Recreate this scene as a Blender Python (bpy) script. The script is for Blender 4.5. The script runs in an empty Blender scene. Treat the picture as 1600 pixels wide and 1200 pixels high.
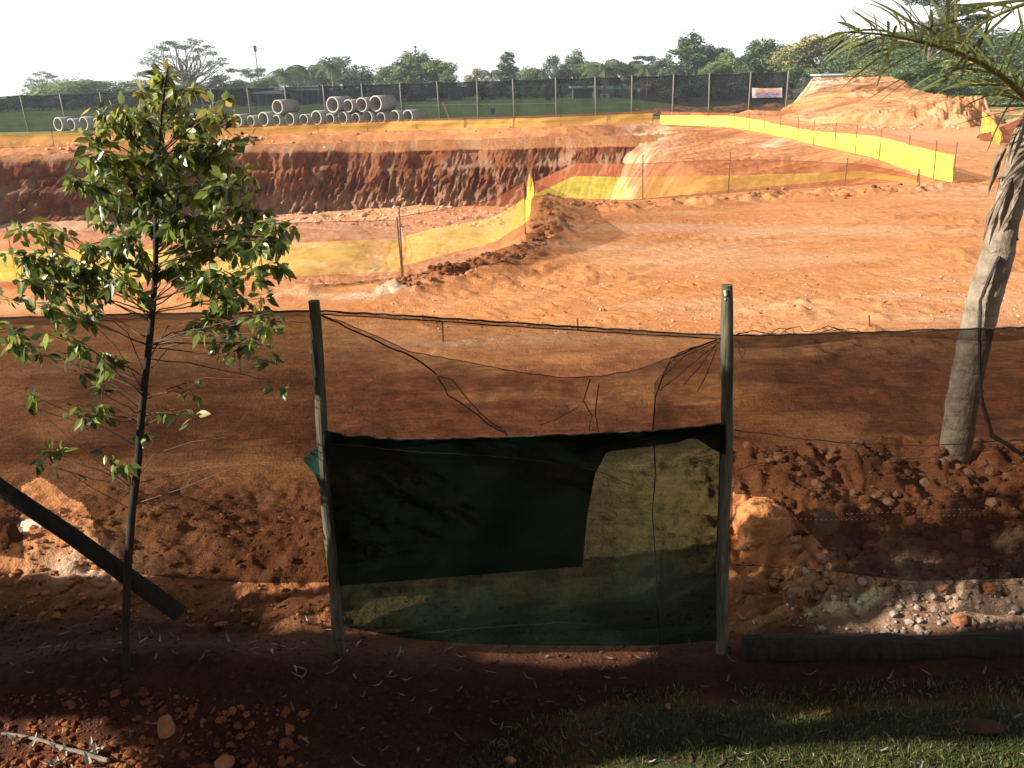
import bpy, bmesh, math, random
import numpy as np
from mathutils import Vector, Matrix
PI = math.pi
sc = bpy.context.scene
C = sc.collection

# ------------------------------------------------------------------ camera, sky, sun, exposure
FPX = 1450.0; PITCH = math.atan(470/1450); ROLL = math.radians(1.6); CAMH = 2.95
cr, sr, cp, sp = math.cos(ROLL), math.sin(ROLL), math.cos(PITCH), math.sin(PITCH)
cd = bpy.data.cameras.new('camera'); cam = bpy.data.objects.new('camera', cd); C.objects.link(cam)
cd.sensor_width = 36; cd.lens = 36*FPX/1600; cd.clip_start = 0.05; cd.clip_end = 6000
_R = Vector((1, 0, 0)); _U = Vector((0, sp, cp)); _F = Vector((0, cp, -sp))
_R2 = cr*_R - sr*_U; _U2 = sr*_R + cr*_U
M = Matrix((_R2, _U2, -_F)).transposed().to_4x4(); M.translation = Vector((0, 0, CAMH))
cam.matrix_world = M
sc.camera = cam

SUN_EL = math.radians(29.0)
TRAV = Vector((0.955, 0.295, 0)).normalized()          # horizontal direction the light travels
w = bpy.data.worlds.new('World'); sc.world = w; w.use_nodes = True
nt = w.node_tree; nt.nodes.clear()
sky = nt.nodes.new('ShaderNodeTexSky'); sky.sky_type = 'NISHITA'; sky.sun_disc = False
sky.sun_elevation = SUN_EL
sd = -TRAV                                              # direction towards the sun
sky.sun_rotation = math.atan2(sd.x, sd.y)
sky.air_density = 1.0; sky.dust_density = 1.0; sky.ozone_density = 1.0
hs = nt.nodes.new('ShaderNodeHueSaturation'); hs.inputs['Saturation'].default_value = 0.35
bg = nt.nodes.new('ShaderNodeBackground'); bg.inputs[1].default_value = 0.06
wo = nt.nodes.new('ShaderNodeOutputWorld')
gtc = nt.nodes.new('ShaderNodeTexCoord'); gsx = nt.nodes.new('ShaderNodeSeparateXYZ'); nt.links.new(gtc.outputs['Generated'], gsx.inputs[0])
grp = nt.nodes.new('ShaderNodeValToRGB'); nt.links.new(gsx.outputs[2], grp.inputs[0])       # bright milky band low over the horizon
ge = grp.color_ramp.elements; ge[0].position = 0; ge[0].color = (1, 1, 1, 1); ge[1].position = .24; ge[1].color = (0, 0, 0, 1)
gm = ge.new(.11); gm.color = (.62, .64, .68, 1)
gmx = nt.nodes.new('ShaderNodeMix'); gmx.data_type = 'RGBA'; gmx.blend_type = 'ADD'; gmx.inputs[0].default_value = 1
gsc = nt.nodes.new('ShaderNodeVectorMath'); gsc.operation = 'SCALE'; gsc.inputs['Scale'].default_value = 9.0
nt.links.new(grp.outputs[0], gsc.inputs[0]); nt.links.new(hs.outputs[0], gmx.inputs[6]); nt.links.new(gsc.outputs[0], gmx.inputs[7])
nt.links.new(sky.outputs[0], hs.inputs['Color']); nt.links.new(gmx.outputs[2], bg.inputs[0]); nt.links.new(bg.outputs[0], wo.inputs[0])
sl = bpy.data.lights.new('sun', 'SUN'); sl.energy = 5.0; sl.angle = math.radians(0.5); sl.color = (1, 0.95, 0.86)
so = bpy.data.objects.new('sun', sl); C.objects.link(so)
ldir = Vector((TRAV.x*math.cos(SUN_EL), TRAV.y*math.cos(SUN_EL), -math.sin(SUN_EL)))
so.rotation_euler = ldir.to_track_quat('-Z', 'Y').to_euler(); so.location = (-20, -8, 20)
vs = sc.view_settings; vs.view_transform = 'Standard'; vs.look = 'None'; vs.exposure = 1.0; vs.gamma = 1
try:
    sc.cycles.transparent_max_bounces = 32; sc.cycles.max_bounces = 6; sc.cycles.diffuse_bounces = 3
except Exception: pass

# ------------------------------------------------------------------ helpers
rnd = random.Random(7); nrng = np.random.default_rng(11)
def ray(px, py):
    a = (px-800)/FPX; b = (600-py)/FPX
    r = a*cr+b*sr; u = -a*sr+b*cr
    return np.array((r, cp+u*sp, -sp+u*cp))
def G(px, py, z=0.0):                                   # picture point -> point on the level z
    d = ray(px, py); t = (z-CAMH)/d[2]; return Vector((d[0]*t, d[1]*t, z))
def Y(px, py, y):                                       # picture point -> point on the upright plane at distance y
    d = ray(px, py); t = y/d[1]; return Vector((d[0]*t, y, CAMH+d[2]*t))

def _hash(ix, iy, s):
    h = (ix.astype(np.int64)*374761393 + iy.astype(np.int64)*668265263 + s*1442695041) & 0x7fffffff
    h = ((h ^ (h >> 13))*1274126177) & 0x7fffffff
    return ((h ^ (h >> 16)) & 0xffff)/65535.0
def vnoise(x, y, s=0):
    x = np.asarray(x, float); y = np.asarray(y, float)
    ix = np.floor(x); iy = np.floor(y); fx = x-ix; fy = y-iy
    fx = fx*fx*(3-2*fx); fy = fy*fy*(3-2*fy)
    a = _hash(ix, iy, s); b = _hash(ix+1, iy, s); c = _hash(ix, iy+1, s); d = _hash(ix+1, iy+1, s)
    return (a*(1-fx)+b*fx)*(1-fy)+(c*(1-fx)+d*fx)*fy
def fbm(x, y, o=4, s=0, g=0.5):
    t = 0; a = 1; n = 0
    for k in range(o):
        t = t+a*(vnoise(x*2**k+17.3*k, y*2**k-9.1*k, s+k)-.5)*2; n += a; a *= g
    return t/n
def ridged(x, y, o=3, s=0):
    t = 0; a = 1; n = 0
    for k in range(o):
        t = t+a*(1-2*np.abs(vnoise(x*2**k+5*k, y*2**k+3*k, s+k)-.5)*1.0); n += a; a *= .5
    return t/n
def sm(a, b, x):
    t = np.clip((x-a)/(b-a), 0, 1); return t*t*(3-2*t)

def npmesh(name, V, Fq, mat, parent=None, cols=None, smooth=True, uvs=None):
    me = bpy.data.meshes.new(name)
    V = np.asarray(V, np.float32); Fq = np.asarray(Fq, np.int32)
    n = Fq.shape[1]
    me.vertices.add(len(V)); me.vertices.foreach_set('co', V.ravel())
    me.loops.add(Fq.size); me.loops.foreach_set('vertex_index', Fq.ravel())
    me.polygons.add(len(Fq)); me.polygons.foreach_set('loop_start', np.arange(len(Fq), dtype=np.int32)*n)
    try: me.polygons.foreach_set('loop_total', np.full(len(Fq), n, np.int32))
    except Exception: pass
    me.polygons.foreach_set('use_smooth', np.full(len(Fq), smooth, bool))
    if cols is not None:
        ca = me.color_attributes.new('mask', 'FLOAT_COLOR', 'POINT')
        cc = np.ones((len(V), 4), np.float32); cc[:, :cols.shape[1]] = cols
        ca.data.foreach_set('color', cc.ravel())
    if uvs is not None:
        uv = me.uv_layers.new(name='UVMap'); uv.data.foreach_set('uv', np.asarray(uvs, np.float32)[Fq.ravel()].ravel())
    me.update(calc_edges=True); me.validate()
    if mat: me.materials.append(mat)
    if name is None: return me
    o = bpy.data.objects.new(name, me); C.objects.link(o)
    if parent: o.parent = parent
    return o
def grid_faces(nr, nc):
    i = np.arange(nr*nc).reshape(nr, nc)
    return np.stack([i[:-1, :-1], i[:-1, 1:], i[1:, 1:], i[1:, :-1]], -1).reshape(-1, 4)

class MB:                                               # collects shapes into one mesh
    def __init__(s): s.v = []; s.f = []; s.c = []
    def add(s, v, f, c=None):
        o = len(s.v); s.v += [tuple(p) for p in v]; s.f += [tuple(i+o for i in q) for q in f]
        s.c += [c or (0, 0, 0)]*len(v)
    def box(s, lo, hi, rz=0, c=None):
        x0, y0, z0 = lo; x1, y1, z1 = hi
        v = [Vector(p) for p in [(x0,y0,z0),(x1,y0,z0),(x1,y1,z0),(x0,y1,z0),(x0,y0,z1),(x1,y0,z1),(x1,y1,z1),(x0,y1,z1)]]
        if rz:
            m = Matrix.Rotation(rz, 3, 'Z'); v = [m@p for p in v]
        s.add(v, [(0,3,2,1),(4,5,6,7),(0,1,5,4),(1,2,6,5),(2,3,7,6),(3,0,4,7)], c)
    def tube(s, pts, rad, n=8, cap=True, c=None, wob=0, seed=0):
        pts = [Vector(p) for p in pts]; k = len(pts)
        if not hasattr(rad, '__len__'): rad = [rad]*k
        rr = random.Random(seed); v = []; f = []
        up = Vector((0.13, 0.31, 0.94)).normalized()
        for i, p in enumerate(pts):
            t = (pts[min(i+1, k-1)]-pts[max(i-1, 0)]).normalized()
            a = t.cross(up)
            if a.length < .05: a = t.cross(Vector((1, 0, 0)))
            a.normalize(); b = t.cross(a)
            for j in range(n):
                th = 2*PI*j/n; r = rad[i]*(1+wob*(rr.random()-.5))
                v.append(p+(a*math.cos(th)+b*math.sin(th))*r)
        for i in range(k-1):
            for j in range(n):
                f.append((i*n+j, i*n+(j+1) % n, (i+1)*n+(j+1) % n, (i+1)*n+j))
        if cap: f.append(tuple(range(n-1, -1, -1))); f.append(tuple((k-1)*n+j for j in range(n)))
        s.add(v, f, c)
    def build(s, name, mat, parent=None, smooth=False, col=False):
        me = bpy.data.meshes.new(name); me.from_pydata(s.v, [], s.f); me.update()
        if smooth: me.polygons.foreach_set('use_smooth', [True]*len(me.polygons))
        if col:
            ca = me.color_attributes.new('mask', 'FLOAT_COLOR', 'POINT')
            ca.data.foreach_set('color', np.array([list(c)+[1] for c in s.c], np.float32).ravel())
        me.materials.append(mat)
        o = bpy.data.objects.new(name, me); C.objects.link(o)
        if parent: o.parent = parent
        return o
def tag(o, label=None, cat=None, group=None, kind=None):
    if label: o['label'] = label
    if cat: o['category'] = cat
    if group: o['group'] = group
    if kind: o['kind'] = kind
    return o
def empty(name, loc, label, cat, group=None, rz=0):
    o = bpy.data.objects.new(name, None); C.objects.link(o); o.location = loc; o.rotation_euler = (0, 0, rz)
    o.empty_display_size = .2
    return tag(o, label, cat, group)
def keep(o, parent):                                    # parent without moving world-space geometry
    o.parent = parent
    o.matrix_parent_inverse = Matrix.LocRotScale(parent.location, parent.rotation_euler, parent.scale).inverted()
    return o

# ------------------------------------------------------------------ materials
def newmat(name):
    m = bpy.data.materials.new(name); m.use_nodes = True; t = m.node_tree; t.nodes.clear()
    o = t.nodes.new('ShaderNodeOutputMaterial'); return m, t, o
def N(t, typ, **kw):
    n = t.nodes.new(typ)
    for k, v in kw.items(): setattr(n, k, v)
    return n
def mixc(t, fac, a, b):
    n = t.nodes.new('ShaderNodeMix'); n.data_type = 'RGBA'
    for sock, v in ((n.inputs[0], fac), (n.inputs[6], a), (n.inputs[7], b)):
        if hasattr(v, 'links') or hasattr(v, 'is_linked'): t.links.new(v, sock)
        elif isinstance(v, (int, float)): sock.default_value = v
        else: sock.default_value = (*v, 1)
    return n.outputs[2]
def math_(t, op, a, b=None, c=None):
    n = t.nodes.new('ShaderNodeMath'); n.operation = op
    for i, v in enumerate((a, b, c)):
        if v is None: continue
        if hasattr(v, 'is_linked'): t.links.new(v, n.inputs[i])
        else: n.inputs[i].default_value = v
    return n.outputs[0]
def noise(t, scale, detail=4, rough=.55, vec=None, stretch=None, coord='Object'):
    n = t.nodes.new('ShaderNodeTexNoise'); n.inputs['Scale'].default_value = scale
    n.inputs['Detail'].default_value = detail; n.inputs['Roughness'].default_value = rough
    if vec is None:
        tc = t.nodes.new('ShaderNodeTexCoord'); vec = tc.outputs[coord]
    if stretch:
        mp = t.nodes.new('ShaderNodeMapping'); mp.inputs['Scale'].default_value = stretch
        t.links.new(vec, mp.inputs['Vector']); vec = mp.outputs[0]
    t.links.new(vec, n.inputs['Vector']); return n.outputs[0]
def ramp(t, fac, stops):
    n = t.nodes.new('ShaderNodeValToRGB'); t.links.new(fac, n.inputs[0]); e = n.color_ramp.elements
    while len(e) < len(stops): e.new(.5)
    for i, (p, c) in enumerate(stops): e[i].position = p; e[i].color = (*c, 1) if hasattr(c, '__len__') else (c, c, c, 1)
    return n.outputs[0]
def bump(t, h, strength=.5, dist=.02):
    b = t.nodes.new('ShaderNodeBump'); b.inputs['Strength'].default_value = strength; b.inputs['Distance'].default_value = dist
    t.links.new(h, b.inputs['Height']); return b.outputs[0]
def simple(name, col, col2=None, rough=.8, scale=8, stretch=None, b=.3, bd=.01, metal=0, spec=.3, detail=4):
    m, t, o = newmat(name); p = t.nodes.new('ShaderNodeBsdfPrincipled')
    p.inputs['Roughness'].default_value = rough; p.inputs['Metallic'].default_value = metal
    p.inputs['Specular IOR Level'].default_value = spec
    if col2 is None: col2 = tuple(c*.7 for c in col)
    n = noise(t, scale, detail, .6, stretch=stretch)
    f = ramp(t, n, [(.35, 0), (.65, 1)])
    t.links.new(mixc(t, f, col2, col), p.inputs['Base Color'])
    if b: t.links.new(bump(t, n, b, bd), p.inputs['Normal'])
    t.links.new(p.outputs[0], o.inputs[0]); return m
def soil(name, wall=False):
    m, t, o = newmat(name); p = t.nodes.new('ShaderNodeBsdfPrincipled')
    p.inputs['Roughness'].default_value = .95; p.inputs['Specular IOR Level'].default_value = .15
    at = N(t, 'ShaderNodeAttribute', attribute_name='mask'); se = t.nodes.new('ShaderNodeSeparateColor')
    t.links.new(at.outputs['Color'], se.inputs[0])
    n1 = noise(t, .35, 6, .6); n2 = noise(t, 3, 5, .65); n3 = noise(t, 28, 4, .7); n4 = noise(t, 1.1, 6, .7, stretch=(.35, 1.6, 1))
    base = mixc(t, ramp(t, n1, [(.36, 0), (.64, 1)]), (.58, .222, .070), (.65, .29, .115))
    base = mixc(t, ramp(t, n4, [(.48, 0), (.72, .7)]), base, (.45, .155, .052))
    base = mixc(t, ramp(t, n2, [(.52, 0), (.75, .55)]), base, (.72, .40, .19))
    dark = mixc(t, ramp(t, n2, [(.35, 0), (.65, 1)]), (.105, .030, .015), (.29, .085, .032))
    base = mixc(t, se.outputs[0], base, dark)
    pale = mixc(t, ramp(t, n3, [(.35, 0), (.65, 1)]), (.58, .40, .26), (.82, .66, .46))
    base = mixc(t, se.outputs[1], base, pale)
    gr = mixc(t, ramp(t, n2, [(.35, 0), (.65, 1)]), (.035, .05, .014), (.09, .085, .032))
    base = mixc(t, se.outputs[2], base, gr)
    spk = mixc(t, .5, ramp(t, noise(t, 60, 3, .8), [(.3, .66), (.7, 1.14)]), ramp(t, noise(t, 9, 6, .75, stretch=(.6, 1.3, 1)), [(.36, .55), (.50, 1.06)]))
    mm = t.nodes.new('ShaderNodeMix'); mm.data_type = 'RGBA'; mm.blend_type = 'MULTIPLY'; mm.inputs[0].default_value = 1
    base = mixc(t, math_(t, 'MULTIPLY', math_(t, 'SUBTRACT', 1.0, at.outputs['Alpha']), 1.0), base, mixc(t, ramp(t, n3, [(.4, 0), (.6, 1)]), (.022, .010, .006), (.052, .021, .011)))  # low alpha turns the soil near black: foreground shade painted into its colour
    t.links.new(base, mm.inputs[6]); t.links.new(spk, mm.inputs[7]); base = mm.outputs[2]
    t.links.new(base, p.inputs['Base Color'])
    h = math_(t, 'ADD', math_(t, 'MULTIPLY', noise(t, 5, 6, .7), 1.0), math_(t, 'MULTIPLY', noise(t, 45, 4, .7), .35))
    if wall: h = math_(t, 'ADD', h, math_(t, 'MULTIPLY', noise(t, 3.2, 5, .7, stretch=(1.6, 1.6, .35)), 2.2))
    t.links.new(bump(t, h, 1.0, .12 if wall else .05), p.inputs['Normal'])
    t.links.new(p.outputs[0], o.inputs[0]); return m
def leafmat(name, cols, trans=.3, rough=.5, spec=.4, noise_scale=.6, tcol=None, sheen=0):
    # cols: dark, mid ; mask R picks an autumn/yellow colour
    m, t, o = newmat(name); p = t.nodes.new('ShaderNodeBsdfPrincipled')
    p.inputs['Roughness'].default_value = rough; p.inputs['Specular IOR Level'].default_value = spec
    at = N(t, 'ShaderNodeAttribute', attribute_name='mask'); se = t.nodes.new('ShaderNodeSeparateColor')
    t.links.new(at.outputs['Color'], se.inputs[0])
    c = mixc(t, se.outputs[1], cols[0], cols[1]); c = mixc(t, se.outputs[0], c, cols[2] if len(cols) > 2 else cols[1])
    t.links.new(c, p.inputs['Base Color'])
    tr = t.nodes.new('ShaderNodeBsdfTranslucent')
    g = t.nodes.new('ShaderNodeGamma'); g.inputs[1].default_value = .75; t.links.new(c, g.inputs[0]); t.links.new(g.outputs[0], tr.inputs[0])
    mx = t.nodes.new('ShaderNodeMixShader'); mx.inputs[0].default_value = trans
    t.links.new(p.outputs[0], mx.inputs[1]); t.links.new(tr.outputs[0], mx.inputs[2]); t.links.new(mx.outputs[0], o.inputs[0])
    return m
def netmat(name, col, op, streak=.25, scale=30, trans=.35, fine=None, tint=None):
    # woven mesh: partly see-through with streaks along the weft (UV in metres)
    m, t, o = newmat(name)
    d = t.nodes.new('ShaderNodeBsdfDiffuse'); d.inputs[0].default_value = (*col, 1)
    tl = t.nodes.new('ShaderNodeBsdfTranslucent'); tl.inputs[0].default_value = (*col, 1)
    a = t.nodes.new('ShaderNodeMixShader'); a.inputs[0].default_value = trans
    t.links.new(d.outputs[0], a.inputs[1]); t.links.new(tl.outputs[0], a.inputs[2])
    tp = t.nodes.new('ShaderNodeBsdfTransparent')
    if tint: tp.inputs[0].default_value = (*tint, 1)
    n = noise(t, scale, 3, .6, stretch=(.22, 1.5, 1), coord='UV'); n2 = noise(t, 2.5, 3, .5, coord='UV')
    f = math_(t, 'ADD', math_(t, 'MULTIPLY', math_(t, 'SUBTRACT', n, .5), streak*2.5), op)
    f = math_(t, 'ADD', math_(t, 'MULTIPLY', math_(t, 'SUBTRACT', n2, .5), streak), f)
    if fine:
        wv = t.nodes.new('ShaderNodeTexWave'); wv.inputs['Scale'].default_value = fine; wv.bands_direction = 'Y'
        tc = t.nodes.new('ShaderNodeTexCoord'); t.links.new(tc.outputs['UV'], wv.inputs[0])
        f = math_(t, 'ADD', f, math_(t, 'MULTIPLY', math_(t, 'SUBTRACT', wv.outputs[1], .5), .12))
    fo = noise(t, 3.2, 3, .55, stretch=(2.2, .35, 1), coord='UV')
    f = math_(t, 'ADD', math_(t, 'MULTIPLY', math_(t, 'SUBTRACT', fo, .5), streak*1.1), f)
    cl = t.nodes.new('ShaderNodeClamp'); t.links.new(f, cl.inputs[0])
    mx = t.nodes.new('ShaderNodeMixShader'); t.links.new(cl.outputs[0], mx.inputs[0])
    t.links.new(tp.outputs[0], mx.inputs[1]); t.links.new(a.outputs[0], mx.inputs[2]); t.links.new(mx.outputs[0], o.inputs[0])
    return m

m_soil = soil('red_soil'); m_wall = soil('cut_soil', True)
m_conc = simple('concrete', (.38, .36, .33), (.24, .23, .21), .85, 6, b=.4)
m_concin = simple('concrete_inside', (.36, .34, .30), (.24, .22, .19), .9, 5, b=.4)
m_post = simple('weathered_pole', (.145, .125, .08), (.045, .040, .025), .85, 14, (3, 3, .35), b=.7, bd=.01)
m_bark_pale = simple('pale_wood', (.62, .56, .46), (.4, .34, .26), .8, 20, (3, 3, .4), b=.5, bd=.006)  # pale wood of the knots, also used for the painted sun spots
m_farpost = simple('pale_pole', (.22, .20, .17), (.14, .125, .105), .85, 5, (3, 3, .3), b=.3)
m_darkwood = simple('dark_timber', (.030, .022, .015), (.014, .010, .008), .85, 14, (3, 3, .35), b=.7, bd=.01)
m_rod = simple('rusty_rod', (.20, .10, .06), (.12, .06, .04), .7, 20, b=.2, metal=.3)
m_rope = simple('black_rope', (.05, .04, .035), (.02, .018, .015), .8, 60, b=.6, bd=.004)
m_wire = simple('old_wire', (.035, .025, .02), (.02, .014, .012), .6, 40, b=.2, metal=.4)
m_blacknet = netmat('black_shade_net', (.016, .008, .006), .77, .10, 50, .3, 60)
m_blacknet2 = netmat('black_shade_net_light', (.02, .011, .009), .42, .16, 50, .3, 60)
m_blacknet3 = netmat('black_shade_net_torn', (.02, .012, .01), .42, .2, 50, .3, 60)
m_greennet = netmat('green_shade_net', (.007, .018, .011), .70, .16, 26, .35, 60, (.31, .56, .56))
m_darknet = netmat('dark_green_shade_net', (.0025, .005, .0035), .965, .03, 26, .2, 60)
m_seam = netmat('net_seam', (.03, .02, .018), .8, .1, 26, .3)
m_farnet = netmat('far_shade_net', (.026, .026, .036), .82, .08, 3, .3)
m_yel = netmat('yellow_barrier_net', (.90, .78, .12), .48, .26, 4, .35)
m_yel_sun = netmat('sunlit_yellow_barrier_net', (.94, .80, .14), .66, .26, 4, .3)  # yellow lifted to paint in the sun hitting the right rim net
m_orm = netmat('orange_barrier_net', (.60, .20, .09), .46, .08, 4, .35)
m_orband = netmat('orange_yellow_barrier_net', (.90, .58, .14), .74, .10, 4, .3)

# ------------------------------------------------------------------ terrain
def dseg(px, py, pts):
    best = np.full(px.shape, 1e9)
    for (ax, ay), (bx, by) in zip(pts[:-1], pts[1:]):
        dx, dy = bx-ax, by-ay; L = dx*dx+dy*dy
        t = np.clip(((px-ax)*dx+(py-ay)*dy)/L, 0, 1)
        best = np.minimum(best, np.hypot(px-ax-t*dx, py-ay-t*dy))
    return best
def inpoly(px, py, poly):
    c = np.zeros(px.shape, bool); n = len(poly)
    for i in range(n):
        ax, ay = poly[i]; bx, by = poly[(i+1) % n]
        if ay == by: continue
        cc = ((ay > py) != (by > py)) & (px < (bx-ax)*(py-ay)/(by-ay)+ax)
        c ^= cc
    return c
g2 = lambda px, py, z=0: (G(px, py, z).x, G(px, py, z).y)
near_rim = [(-70, 27), (-22, 19.5), g2(0, 440), g2(300, 452), g2(440, 448), g2(625, 432), g2(720, 412), g2(815, 378), g2(830, 340), g2(832, 308), g2(985, 310), g2(1200, 294), g2(1350, 283), g2(1480, 284)]
right_rim = [g2(1480, 284), (12.9, 33), (13.4, 44), (13.6, 60), (11.5, 66)]
far_rim = [(11.5, 66), (2.5, 64), (-8, 64.3), (-16, 62.8), (-22, 60.5), (-28, 56), (-45, 48), (-70, 42)]
rimpoly = near_rim+right_rim[1:]+far_rim[1:]
lip_px = [(-420, 283), (-150, 262), (0, 251), (130, 246), (280, 240), (420, 237), (600, 236), (800, 231), (930, 228), (1045, 226), (1120, 226)]
lipzf = lambda x: np.interp(x, [-29, -15, -8], [.35, .7, 1.0])
lip_px = lip_px[:-1]; LZP = [.35, .35, .35, .40, .55, .72, 1, 1, 1, 1]
lip = [g2(x, y, -q) for (x, y), q in zip(lip_px, LZP)]
innerpoly = near_rim+right_rim[1:]+[(12, 62)]+[(x, y+.8) for x, y in lip[::-1]]

u = np.concatenate([-np.geomspace(8, .64, 40), np.linspace(-.62, .62, 900), np.geomspace(.64, 8, 40)])
yr = np.concatenate([np.arange(-30, 1, 1.5), np.arange(1.2, 3.2, .08), np.arange(3.2, 7.6, .018), np.arange(7.6, 14, .04), np.arange(14, 31, .085),
                     np.arange(31, 52, .25), np.arange(52, 70, .16), np.arange(70, 120, .7), np.arange(120, 300, 5), np.geomspace(300, 460, 8)])
wid = np.where(yr > -2, yr+6, 4.0)
PX = np.clip(u[None, :]*wid[:, None], -470-u[None, :]*.5, 470+u[None, :]*-.5+8); PY = np.repeat(yr[:, None], len(u), 1)
def blend(a, b, f): return a*(1-f)+b*f
def _trk(a):                                            # a smooth wheel track through ground points
    P = [g2(*q) for q in a]; out = []
    for i in range(len(P)-1):
        p0 = P[max(0, i-1)]; p1 = P[i]; p2 = P[i+1]; p3 = P[min(len(P)-1, i+2)]
        for k in range(4):
            t = k/4; out.append(tuple(.5*((2*p1[j])+(-p0[j]+p2[j])*t+(2*p0[j]-5*p1[j]+4*p2[j]-p3[j])*t*t+(-p0[j]+3*p1[j]-3*p2[j]+p3[j])*t**3) for j in (0, 1)))
    return out+[P[-1]]
TRK = [_trk(q) for q in (((1590, 300), (1400, 322), (1150, 352), (930, 400), (760, 452), (560, 484)), ((1590, 318), (1400, 342), (1170, 378), (960, 430), (800, 482)),
       ((1640, 380), (1400, 408), (1150, 440), (900, 478), (700, 500)), ((1640, 412), (1420, 440), (1180, 470), (960, 505)), ((1560, 240), (1400, 222), (1250, 205), (1120, 196)), ((1600, 262), (1420, 236), (1260, 214), (1130, 203)))]
def heightf(X, Yv):
    far = sm(70, 110, Yv)
    amp = 1-far
    z = fbm(X*.12, Yv*.12, 3, 3)*.10*sm(6, 14, Yv)*amp
    # graded surface: low streaks and crumbs, tyre ruts
    st = fbm(X*.55+.12*Yv, Yv*2.1-.35*X, 5, 21)
    z = z+st*.030*sm(6.2, 9, Yv)*amp
    rough_zone = sm(.1, .6, fbm(X*.22+4, Yv*.34, 3, 77)+.25*np.exp(-((X-4)/5)**2-((Yv-20)/6)**2))
    z = z+rough_zone*np.clip(fbm(X*3.2, Yv*4.5, 4, 31)-.0, 0, 1)*.13*sm(7, 11, Yv)*amp
    # tyre ruts along two sweeping arcs
    for (cx, cy, r0, wd, dp) in ((-30, 60, 47.5, .28, .06), (-30, 60, 49.6, .28, .06), (14, -22, 41, .3, .05), (14, -22, 43.2, .3, .05), (-18, 48, 41, .25, .05), (-18, 48, 43, .25, .05), (30, 75, 60.5, .3, .06), (30, 75, 62.5, .3, .06)):
        r = np.hypot(X-cx, Yv-cy)-r0
        lug = .35+.9*sm(-.2, .5, fbm(X*.3, Yv*.3, 2, 41))*(.5+.5*np.sin((np.arctan2(Yv-cy, X-cx)*r0)*26+np.abs(r)*14))
        z = z-np.exp(-(r/wd)**2)*dp*.30*lug*sm(6.5, 8, Yv)*amp
    for pl in TRK:
        r = dseg(X, Yv, pl)+.05*fbm(X*.8, Yv*.8, 2, 47)
        z = z-(np.exp(-(r/.16)**2)*.026-np.exp(-((r-.30)/.10)**2)*.020*(.5+.5*np.sin(X*21+Yv*17)))*amp
    # near mound behind the fence
    xm = sm(.6, 1.6, X); xl = 1-sm(-.9, .2, X)
    mz = np.exp(-((Yv-6.0)/.75)**2)
    z = z+xm*(.34*mz+.10*np.exp(-((Yv-5.0)/.5)**2))+xl*.12*np.exp(-((Yv-5.6)/.6)**2)
    cl = np.clip(fbm(X*3.2, Yv*3.2, 5, 51, .62), -1, 1)
    nz = sm(4.3, 4.8, Yv)*(1-sm(6.5, 7.3, Yv))
    z = z+nz*(.05+.13*xm+.06*xl)*cl
    z = z+nz*xm*np.clip(ridged(X*5, Yv*5, 3, 61)-.62, 0, 1)*.22
    z = z+.24*np.exp(-((X+2.0)/1.15)**2-((Yv-4.12)/.30)**2)
    # churned band 7-9 m out
    bd = np.exp(-((Yv-8.0-.1*X)/.8)**2)
    z = z+bd*fbm(X*1.3, Yv*5, 5, 71)*.075
    # foreground soil and turf
    fg = 1-sm(3.9, 4.5, Yv)
    z = z+fg*(fbm(X*1.3, Yv*1.3, 3, 81)*.05+fbm(X*9, Yv*9, 4, 83)*.022*(1-sm(-.2, 1.0, X)*.5))
    # spoil ridge of loose clods beside the near net
    rg = dseg(X, Yv, [g2(640, 444), g2(745, 425), g2(838, 392), g2(862, 345), g2(856, 312)])
    z = z+np.exp(-(rg/.55)**2)*(.13+.24*np.clip(fbm(X*2.6, Yv*2.6, 4, 91, .6), -.3, 1))
    rg2 = dseg(X, Yv, [g2(870, 318), g2(1000, 326), g2(1090, 318), g2(1300, 300), g2(1480, 296)])
    z = z+np.exp(-(rg2/.5)**2)*(.10+.28*np.clip(fbm(X*1.8, Yv*1.8, 4, 93, .6), -.3, 1))
    rg3 = dseg(X, Yv, [g2(60, 470), g2(250, 467), g2(470, 452)])
    z = z+np.exp(-(rg3/.3)**2)*(.12+.15*fbm(X*2, Yv*2, 3, 95))
    # the excavation
    inside = inpoly(X, Yv, rimpoly)
    wob = fbm(X*.5, Yv*.5, 4, 101)*.35
    dn = dseg(X, Yv, near_rim)+wob*.5; dr = dseg(X, Yv, right_rim)+wob*.9; df = dseg(X, Yv, far_rim)+wob
    floor = -4.5+1.1*(1-sm(-30, -12, X))
    pn = np.interp(dn, [0, .3, 1.2, 3.2], [0, -.12, -2, -4.6])
    scr = fbm(X*.5+Yv*.3, (Yv+X*.55)*2.6, 4, 111)*.34*sm(.5, 2, dr)
    pr = np.interp(dr, [0, .5, 4.8, 5.5, 7.3], [0, -.1, -1.0, -1.5, -4.6])+scr
    nearq = 1-sm(32, 42, Yv)
    pr = blend(pr, np.interp(dr, [0, 9.6], [0, -4.2])+scr, nearq)
    pf = -lipzf(X)*sm(-.2, 2.4, df)+fbm(X*1.1, Yv*1.6, 5, 121, .62)*.20*sm(.3, 1.5, df)
    inn = inpoly(X, Yv, innerpoly)
    pf = np.where(inn, -9, pf)
    pz = np.maximum(np.maximum(pn, pr), np.maximum(pf, floor+fbm(X*.35, Yv*.35, 4, 131)*.22+fbm(X*2, Yv*2, 3, 133)*.07))
    z = np.where(inside, np.minimum(pz+z*.3, .05), z)
    # small heap of loose soil along the far rim
    z = z+np.exp(-(dseg(X, Yv, far_rim)/.7)**2)*(.10+.12*fbm(X*1.2, Yv*1.2, 3, 141))
    # track of soil beyond the heap
    return z
PZ = heightf(PX, PY)
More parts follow.
